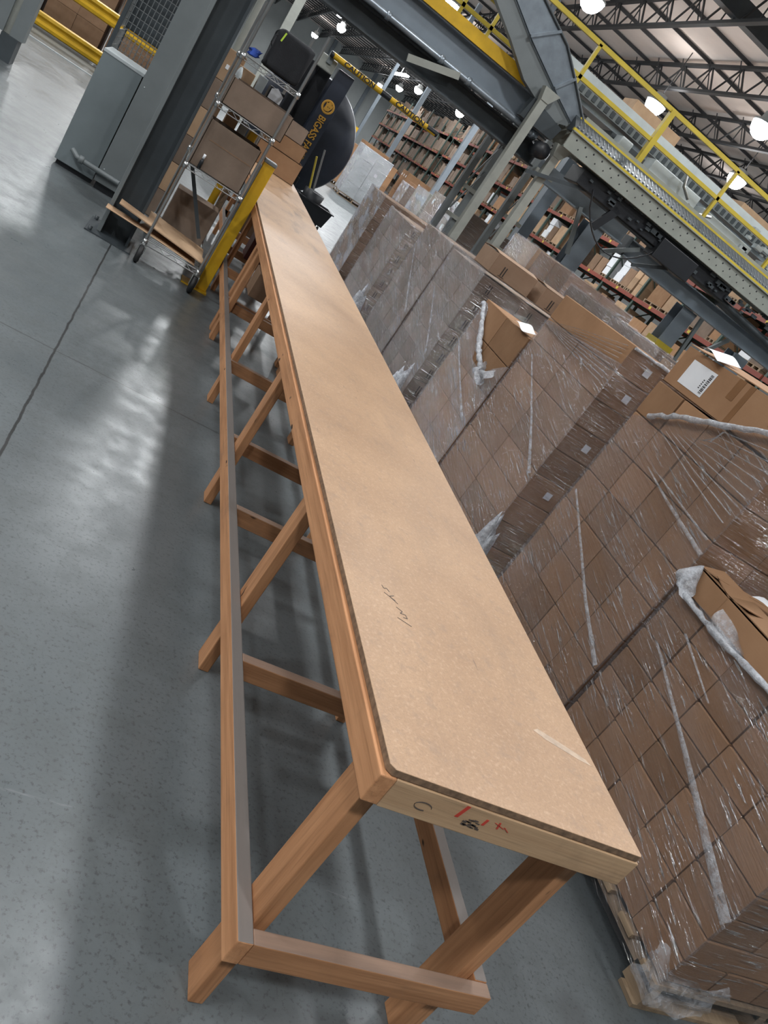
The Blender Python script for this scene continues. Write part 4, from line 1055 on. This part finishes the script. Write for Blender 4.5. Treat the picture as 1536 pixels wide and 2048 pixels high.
for i, (x, zz) in enumerate(((-5.4, 1.3), (-4.2, 1.45), (-3.0, 1.35), (-1.8, 1.5), (-0.6, 1.4))):
    load(('leftmost', 'second', 'third', 'fourth', 'fifth')[i] + ' dull carton stack behind the yellow guard rail, counting from the left', x, 19.3, x+1.1, 20.3, zz, 3, 2, 2, CARDD, None, group='carton stacks behind the guard rail', labels=big)
solo('floor_strip', box((-12, 16.36, 0.0), (0.0, 16.44, 0.012)), LGREY, 'thin pale strip on the floor before the guard rail', 'strip')
t = thing('frame_leg', (-2.2, 12.3, 0), 'grey steel frame leg at the top left corner', 'post')
put('leg', box((-2.36, 12.2, 0.30), (-2.20, 12.4, 3.0)), STEELG, t); put('leg', box((-2.12, 12.2, 0.30), (-1.96, 12.4, 3.0)), STEELG, t)
put('filler', box((-2.2, 12.25, 0.2), (-2.12, 12.38, 3.0)), BEIGE, t); put('foot', box((-2.20, 12.15, 0), (-2.0, 12.42, 0.30)), STEELD, t)

# ================================================================ WIRE SHELF CART
CA, CB_, CY0, CY1 = 0.185, 0.64, 6.73, 7.85
t = thing('wire_shelf_cart', (0.41, 7.3, 0), 'tall chrome wire shelf cart on black casters, full of cartons, beside the column', 'cart')
SH = [0.19, 0.85, 1.34, 1.71]
for x in (CA, CB_):
    for y in (CY0, CY1): put('pole', MB().tube([(x, y, 0.152), (x, y, 2.14)], 0.0125, 10), CHROME, t)
for z in SH:
    m = MB()
    for (a, b) in (((CA, CY0), (CB_, CY0)), ((CA, CY1), (CB_, CY1)), ((CA, CY0), (CA, CY1)), ((CB_, CY0), (CB_, CY1))):
        m.tube([(*a, z), (*b, z)], 0.004, 6); m.tube([(*a, z-0.035), (*b, z-0.035)], 0.004, 6)
        L = math.hypot(b[0]-a[0], b[1]-a[1]); n_ = int(L/0.055)
        P = [(a[0]+(b[0]-a[0])*i/n_, a[1]+(b[1]-a[1])*i/n_, z-0.035*(i % 2)) for i in range(n_+1)]
        m.tube(P, 0.003, 5)
    for i in range(1, 22):
        y = CY0+(CY1-CY0)*i/22; m.bar((CA, y, z), (CB_, y, z), 0.004, 0.004)
    for x in (CA, CB_):
        for y in (CY0, CY1): m.lathe((x, y, z-0.02), [(0.014, -0.02), (0.021, -0.02), (0.019, 0.025), (0.014, 0.025)], 'Z', 10)
    put('wire_shelf', m, CHROME, t)
for x in (CA, CB_):
    for y in (CY0, CY1):
        f = put('caster_fork', MB().box((x-0.028, y-0.03, 0.147), (x+0.028, y+0.02, 0.152)).box((x-0.028, y-0.045, 0.06), (x-0.024, y+0.015, 0.147)).box((x+0.024, y-0.045, 0.06), (x+0.028, y+0.015, 0.147)), CHROME, t)
        put('wheel', MB().lathe((x, y-0.025, 0.0725), [(0.001, -0.020), (0.06, -0.020), (0.072, -0.012), (0.072, 0.012), (0.06, 0.020), (0.001, 0.020)], 'X', 20), RUB, f)
put('brace', MB().bar((0.24, 7.0, 0.82), (0.54, 7.0, 0.36), 0.012, 0.03), STEELD, t)

def crate(label, a, b, mat, cat='carton', group='cartons on the wire cart', name='carton', bev=0.004):
    return solo(name, box(a, b), mat, label, cat, group, bev)
def trayb(label, a, b, mat, group='cartons on the wire cart', slot_=None):
    """open topped long carton with a seam and a pale edge"""
    t = thing('carton', ((a[0]+b[0])/2, (a[1]+b[1])/2, a[2]), label, 'carton', group)
    m = MB(); w_ = 0.005; (x0, y0, z0), (x1, y1, z1) = a, b
    m.box((x0, y0, z0), (x1, y1, z0+w_)); m.box((x0, y0, z0), (x1, y0+w_, z1)); m.box((x0, y1-w_, z0), (x1, y1, z1)); m.box((x0, y0, z0), (x0+w_, y1, z1)); m.box((x1-w_, y0, z0), (x1, y1, z1))
    put('body', m, mat, t)
    if slot_: put('hand_slot', box((x0+0.05, y0-0.0012, slot_-0.004), (x1-0.02, y0-0.0002, slot_+0.004)), CARDD, t)
    return t
trayb('long open carton on the third shelf of the wire cart, jutting past its right pole', (0.205, 6.75, 1.346), (0.70, 7.40, 1.545), CARDG)
trayb('long open carton on the second shelf of the wire cart, dark slot along its front', (0.200, 6.76, 0.856), (0.615, 7.10, 1.215), CARDG, slot_=1.08)
crate('tall flat carton standing at the left of the second cart shelf', (0.195, 7.60, 0.856), (0.25, 7.80, 1.70), CARDL)
crate('small tan carton under the top shelf of the cart, left of the grey box', (0.22, 7.45, 1.346), (0.36, 7.65, 1.63), CARDL)
crate('slim grey box under the top shelf of the cart', (0.39, 7.45, 1.346), (0.46, 7.65, 1.66), LGREY, 'box', name='storage_box')
crate('black bin under the top shelf of the cart', (0.50, 7.45, 1.346), (0.63, 7.70, 1.64), BLACK, 'bin', name='bin')
solo('paper_bundle', MB().grid(lambda u, v: (0.51+0.11*u, 7.43, 1.55+0.10*v*(1-0.6*abs(u-0.4))), 5, 5), PAPER, 'crumpled white paper against the black bin on the cart', 'paper')
solo('white_bag', MB().lathe((0.24, 7.42, 1.346), [(0.001, 0.0), (0.035, 0.01), (0.03, 0.22), (0.012, 0.27), (0.001, 0.28)], 'Z', 10), WHITEP, 'small white sack at the left end under the top cart shelf', 'bag')
crate('tan carton behind the slotted carton on the cart', (0.30, 7.30, 0.856), (0.40, 7.50, 1.30), CARDL)
crate('slim grey box behind the slotted carton on the cart', (0.43, 7.30, 0.856), (0.49, 7.50, 1.29), LGREY, 'box', name='storage_box')
crate('yellow box behind the slotted carton on the cart', (0.515, 7.30, 0.856), (0.58, 7.50, 1.27), YEL, 'box', name='storage_box')
t = thing('spray_bottle', (0.275, 6.735, 0.856), 'small dark bottle with a white cap on the front edge of the second cart shelf', 'bottle')
put('body', MB().lathe((0.275, 6.742, 0.857), [(0.001, 0), (0.014, 0), (0.014, 0.06), (0.007, 0.08), (0.001, 0.08)], 'Z', 12), BLACK, t)
put('cap', MB().lathe((0.275, 6.742, 0.938), [(0.001, 0), (0.010, 0), (0.010, 0.035), (0.001, 0.036)], 'Z', 12), PAPER, t)
crate('brown carton standing on the bottom shelf of the wire cart', (0.235, 7.27, 0.21), (0.60, 7.5, 0.58), CARDG)
m = MB()
m.grid(lambda u, v: (-0.17+0.76*u, 6.755+(0.16 if u < 0.42 else 0.40)*v, 0.200+0.045*(1-u)**2+0.02*math.sin(3*u)), 14, 4)
o = solo('cardboard_sheet', m, CARDL, 'curled lower cardboard sheet hanging out of the bottom of the cart toward the column', 'cardboard', 'cardboard sheets on the bottom shelf')
o.modifiers.new('thick', 'SOLIDIFY').thickness = 0.006
m = MB().obox((0.27, 6.845, 0.285), (0.74, 0.15, 0.008), (0.05, 0.10, 0.0)); m.obox((0.38, 7.05, 0.282), (0.50, 0.27, 0.006), (0.05, 0.10, 0.0))
solo('cardboard_sheet', m, CARDL, 'flat upper cardboard sheet sloping on the bottom shelf of the cart', 'cardboard', 'cardboard sheets on the bottom shelf')
m = MB(); pts = [(0.50, 0.2), (0.56, 0.2), (0.56, 0.80), (0.53, 0.84), (0.50, 0.80)]
m.prism(pts, 'Y', 7.60, 7.64)
solo('yellow_board', m, YEL, 'yellow board standing at the back of the bottom cart shelf', 'board')
m = MB()
for i in range(3): m.bar((0.59+0.012*i, 7.55, 0.2), (0.575+0.018*i, 7.6, 0.83), 0.012, 0.02)
solo('wooden_sticks', m, PALW, 'thin wooden sticks beside the yellow board in the cart', 'stick')
# bag and cloth on top
def soft(x0, y0, z0, x1, y1, z1, n_=14, amp=0.012, seed=1):
    m = MB(); cx, cy, cz = (x0+x1)/2, (y0+y1)/2, (z0+z1)/2; hx, hy, hz = (x1-x0)/2, (y1-y0)/2, (z1-z0)/2
    def fn(u, v):
        th = u*2*PI; ph = (v-0.5)*PI
        def sq(c, e): return math.copysign(abs(c)**e, c)
        x = sq(math.cos(th), 0.16)*sq(math.cos(ph), 0.14); y = sq(math.sin(th), 0.16)*sq(math.cos(ph), 0.14); z = sq(math.sin(ph), 0.25)
        w_ = amp*math.sin(5*th+seed+4*v)*math.sin(9*v+seed)
        return (cx+x*(hx-amp)+w_, cy+y*(hy-amp)+w_, max(z0, cz+z*(hz-amp)+w_*0.6))
    return m.grid(fn, n_*3, n_)
t = thing('cooler_bag', (0.47, 6.9, 1.72), 'big black soft bag with a yellow green tag on top of the wire cart', 'bag')
put('bag_body', soft(0.315, 6.78, 1.716, 0.628, 7.2, 2.02, seed=2), BLACKC, t)
put('side_handle', MB().tube([(0.33, 6.775, 1.95), (0.31, 6.76, 1.93), (0.31, 6.76, 1.88), (0.33, 6.775, 1.86)], 0.005, 6), BLACKC, t)
put('tag', MB().bar((0.375, 6.775, 1.99), (0.365, 6.77, 1.925), 0.004, 0.012), plain('lime_tag', (0.45, 0.65, 0.05)), t, label='yellow green tag')
solo('blue_cloth', soft(0.20, 6.80, 1.716, 0.305, 7.3, 1.80, amp=0.02, seed=5), BLUEC, 'crumpled blue cloth on the top cart shelf beside the black bag', 'cloth')
solo('vertical_pipe', MB().tube([(0.17, 9.0, 0), (0.17, 9.0, 9.9)], 0.035, 12), BEIGE, 'pale vertical pipe behind the wire cart, beside the column', 'pipe')

# yellow guard post
t = thing('guard_post', (0.737, 7.0, 0), 'square yellow steel guard post between the wire cart and the workbench', 'post')
put('post', box((0.690, 6.955, 0.012), (0.785, 7.05, 1.155)), YEL, t, 0.004)
put('cap', box((0.684, 6.949, 1.156), (0.791, 7.056, 1.185)), STEELG, t, 0.006)
put('base_plate', box((0.57, 6.90, 0), (0.795, 7.10, 0.011)), YEL, t)
put('edge_strip', box((0.668, 6.965, 0.05), (0.689, 7.04, 1.12)), STEELG, t)

# cartons on the far end of the bench
trayb('lower brown carton at the far end of the workbench top', (0.86, 10.35, 0.8412), (1.43, 10.8, 1.09), CARD, 'cartons on the far end of the bench')
trayb('upper brown carton stacked at the far end of the workbench', (0.90, 10.37, 1.093), (1.38, 10.78, 1.27), CARD, 'cartons on the far end of the bench')
trayb('topmost brown carton at the far end of the workbench, before the black fan', (0.82, 10.38, 1.273), (1.30, 10.76, 1.45), CARDG, 'cartons on the far end of the bench')
# dark red bins under the far bench
for i, (x, y, w_, h) in enumerate(((1.0, 7.6, 0.3, 0.5), (0.98, 8.75, 0.34, 0.42), (1.0, 6.35, 0.3, 0.28))):
    crate(('dark red bin under the far bench, behind the yellow post', 'brown carton under the far bench, farther back', 'small brown carton low under the joint of the two benches')[i], (x, y, 0.305), (x+w_, y+0.3, 0.305+h*0.7), plain('dark_red_plastic', (0.10, 0.02, 0.02)) if i == 0 else CARDD, 'bin' if i == 0 else 'carton', 'things stored under the far bench', 'bin' if i == 0 else 'carton')

# ================================================================ FAN
YF_ = 16.5
t = thing('floor_fan', (2.1, 17.0, 0), 'huge black drum floor fan with gold lettering, beyond the far end of the bench', 'fan')
put('drum', MB().lathe((1.95, 17.15, 1.24), [(0.90, 0.40), (1.02, 0.36), (1.06, 0.30), (1.06, -0.30), (1.02, -0.36), (0.93, -0.40), (0.90, -0.34), (0.90, 0.34)], 'Y', 56), NAVYB, t)
put('disc', MB().lathe((1.95, 16.72, 1.24), [(0.001, -0.08), (0.45, -0.065), (0.85, -0.01), (1.03, 0.05), (1.055, 0.09), (0.001, 0.09)], 'Y', 56), NAVYB, t)
put('front_panel', MB().prism([(1.93, 0.36), (2.27, 0.36), (2.29, 2.50), (1.97, 2.50)], 'Y', 16.42, 16.58), NAVYB, t, 0.01)
put('side_screen', box((1.42, 16.62, 1.22), (1.92, 16.72, 2.36)), BLACKC, t, 0.02)
put('screen_frame', MB().tube([(1.62, 16.6, 1.10), (1.58, 16.6, 1.7), (1.62, 16.6, 2.35)], 0.06, 8), BLACK, t)
put('foot', box((1.2, 16.7, 0.0), (2.8, 17.6, 0.17)), BLACK, t, 0.02)
put('stand', box((1.85, 16.6, 0.0), (2.35, 16.9, 0.55)), BLACK, t, 0.02)
put('bracket', MB().prism([(2.42, 1.74), (2.50, 1.98), (2.60, 1.90)], 'Y', 16.80, 16.84), BLACK, t)
put('control_box', box((1.58, 16.40, 2.32), (1.90, 16.56, 2.56)), BEIGE, t, 0.02)
Mx = Matrix.Translation((2.12, 16.412, 1.27)) @ Matrix.Rotation(PI/2, 4, 'X') @ Matrix.Rotation(-PI/2, 4, 'Z')
textmesh('lettering', 'BIGASS FANS', 0.185, GOLD, t, Mx, 0.003, 0.78, bold=0.018)
put('logo_ring', MB().lathe((2.12, 16.405, 1.86), [(0.085, 0.01), (0.105, 0.0), (0.125, 0.01)], 'Y', 28), GOLD, t)
m = MB()
m.prism([(2.06, 1.80), (2.10, 1.78), (2.16, 1.80), (2.19, 1.86), (2.20, 1.93), (2.17, 1.91), (2.15, 1.94), (2.11, 1.95), (2.09, 1.92), (2.06, 1.93), (2.07, 1.87)], 'Y', 16.400, 16.412)
put('logo_head', m, GOLD, t)
m = MB(); m.prism([(2.10, 1.86), (2.12, 1.87), (2.12, 1.85)], 'Y', 16.398, 16.3995); m.prism([(2.14, 1.86), (2.16, 1.87), (2.155, 1.85)], 'Y', 16.398, 16.3995)
o = put('logo_eyes', m, BLACK, t)
# mop tub
t = thing('utility_tub', (2.65, 15.6, 0), 'black plastic tub cart at the foot of the fan, past the bench', 'cart')
m = MB(); x0, x1, y0, y1 = 2.30, 2.98, 15.3, 15.8
ins = 0.04; V = []
for (z, e) in ((0.11, -0.05), (0.40, 0.0), (0.40, 0.03), (0.42, 0.03), (0.42, -0.03), (0.15, -0.08)):
    V += [(x0-e, y0-e, z), (x1+e, y0-e, z), (x1+e, y1+e, z), (x0-e, y1+e, z)]
F = [(3, 2, 1, 0)]+[(r*4+k, r*4+(k+1) % 4, r*4+4+(k+1) % 4, r*4+4+k) for r in range(5) for k in range(4)]+[(20, 21, 22, 23)]
m.add(V, F); put('tub', m, BLACK, t)
for x in (2.40, 2.88):
    for y in (15.38, 15.72): put('wheel', MB().lathe((x, y, 0.052), [(0.001, -0.015), (0.05, -0.015), (0.05, 0.015), (0.001, 0.015)], 'X', 14), RUB, t)
solo('wringer_bucket', MB().lathe((2.55, 15.55, 0.16), [(0.001, 0.0), (0.17, 0.0), (0.20, 0.40), (0.17, 0.41), (0.001, 0.34)], 'Z', 20), BLACK, 'round black bucket sitting in the black tub', 'bucket')
solo('broom_handle', MB().tube([(2.50, 15.52, 0.58), (2.32, 15.50, 1.25)], 0.018, 8), CHROME, 'pale grey handle leaning from the black bucket against the fan', 'handle')
solo('mop_handle', MB().tube([(2.44, 15.62, 0.56), (2.27, 15.60, 1.08)], 0.018, 8), YELR, 'yellow handle leaning from the black bucket against the fan', 'handle')
# caution bar
t = thing('clearance_bar', (2.9, 16.3, 2.6), 'yellow and black CAUTION height bar reaching out level above the fan', 'bar')
put('pole', MB().tube([(1.74, 16.3, 2.61), (4.02, 16.3, 2.60)], 0.052, 14), YEL, t)
for a, b in ((1.70, 1.76), (2.78, 2.98), (3.82, 4.06)):
    m = MB().lathe((a, 16.3, 2.606), [(0.054, 0), (0.054, b-a)], 'X', 16)
    put('black_band', m, BLACK, t)
put('mount', box((1.70, 16.36, 2.45), (1.80, 16.52, 2.66)), STEELG, t)
for x in (2.30, 3.42):
    Mx = Matrix.Translation((x, 16.2455, 2.606)) @ Matrix.Rotation(PI/2, 4, 'X')
    textmesh('caution_lettering', 'CAUTION', 0.115, INK, t, Mx, 0.002, 1.25, bold=0.028)

t = thing('carton_stack', (0.175, 8.7, 0), 'tall narrow stack of small tan cartons in the gap between column and wire cart', 'cartons')
for i in range(6): put('carton', box((0.115, 8.55, 0.002+0.282*i), (0.235, 8.85, 0.282*i+0.28)), CARDL if i % 2 else CARDG, t, 0.004)
put('paper_label', box((0.15, 8.547, 1.52), (0.18, 8.5495, 1.56)), PAPER, t)

m = MB().grid(lambda u, v: (XF-0.055+0.42*max(0, u-0.4)-0.012*math.sin(17*u+9*v), 1.36-0.075+0.30*max(0, 0.4-u)+0.012*math.sin(13*v+7*u), 0.085+0.16*v+0.012*math.sin(15*u)), 16, 9)
put('film_skirt_glare', m, milky('skirt_glare_film', 0.30, 1), p1, fix=False)  # milky patch painted as glare on the wrap's lower corner
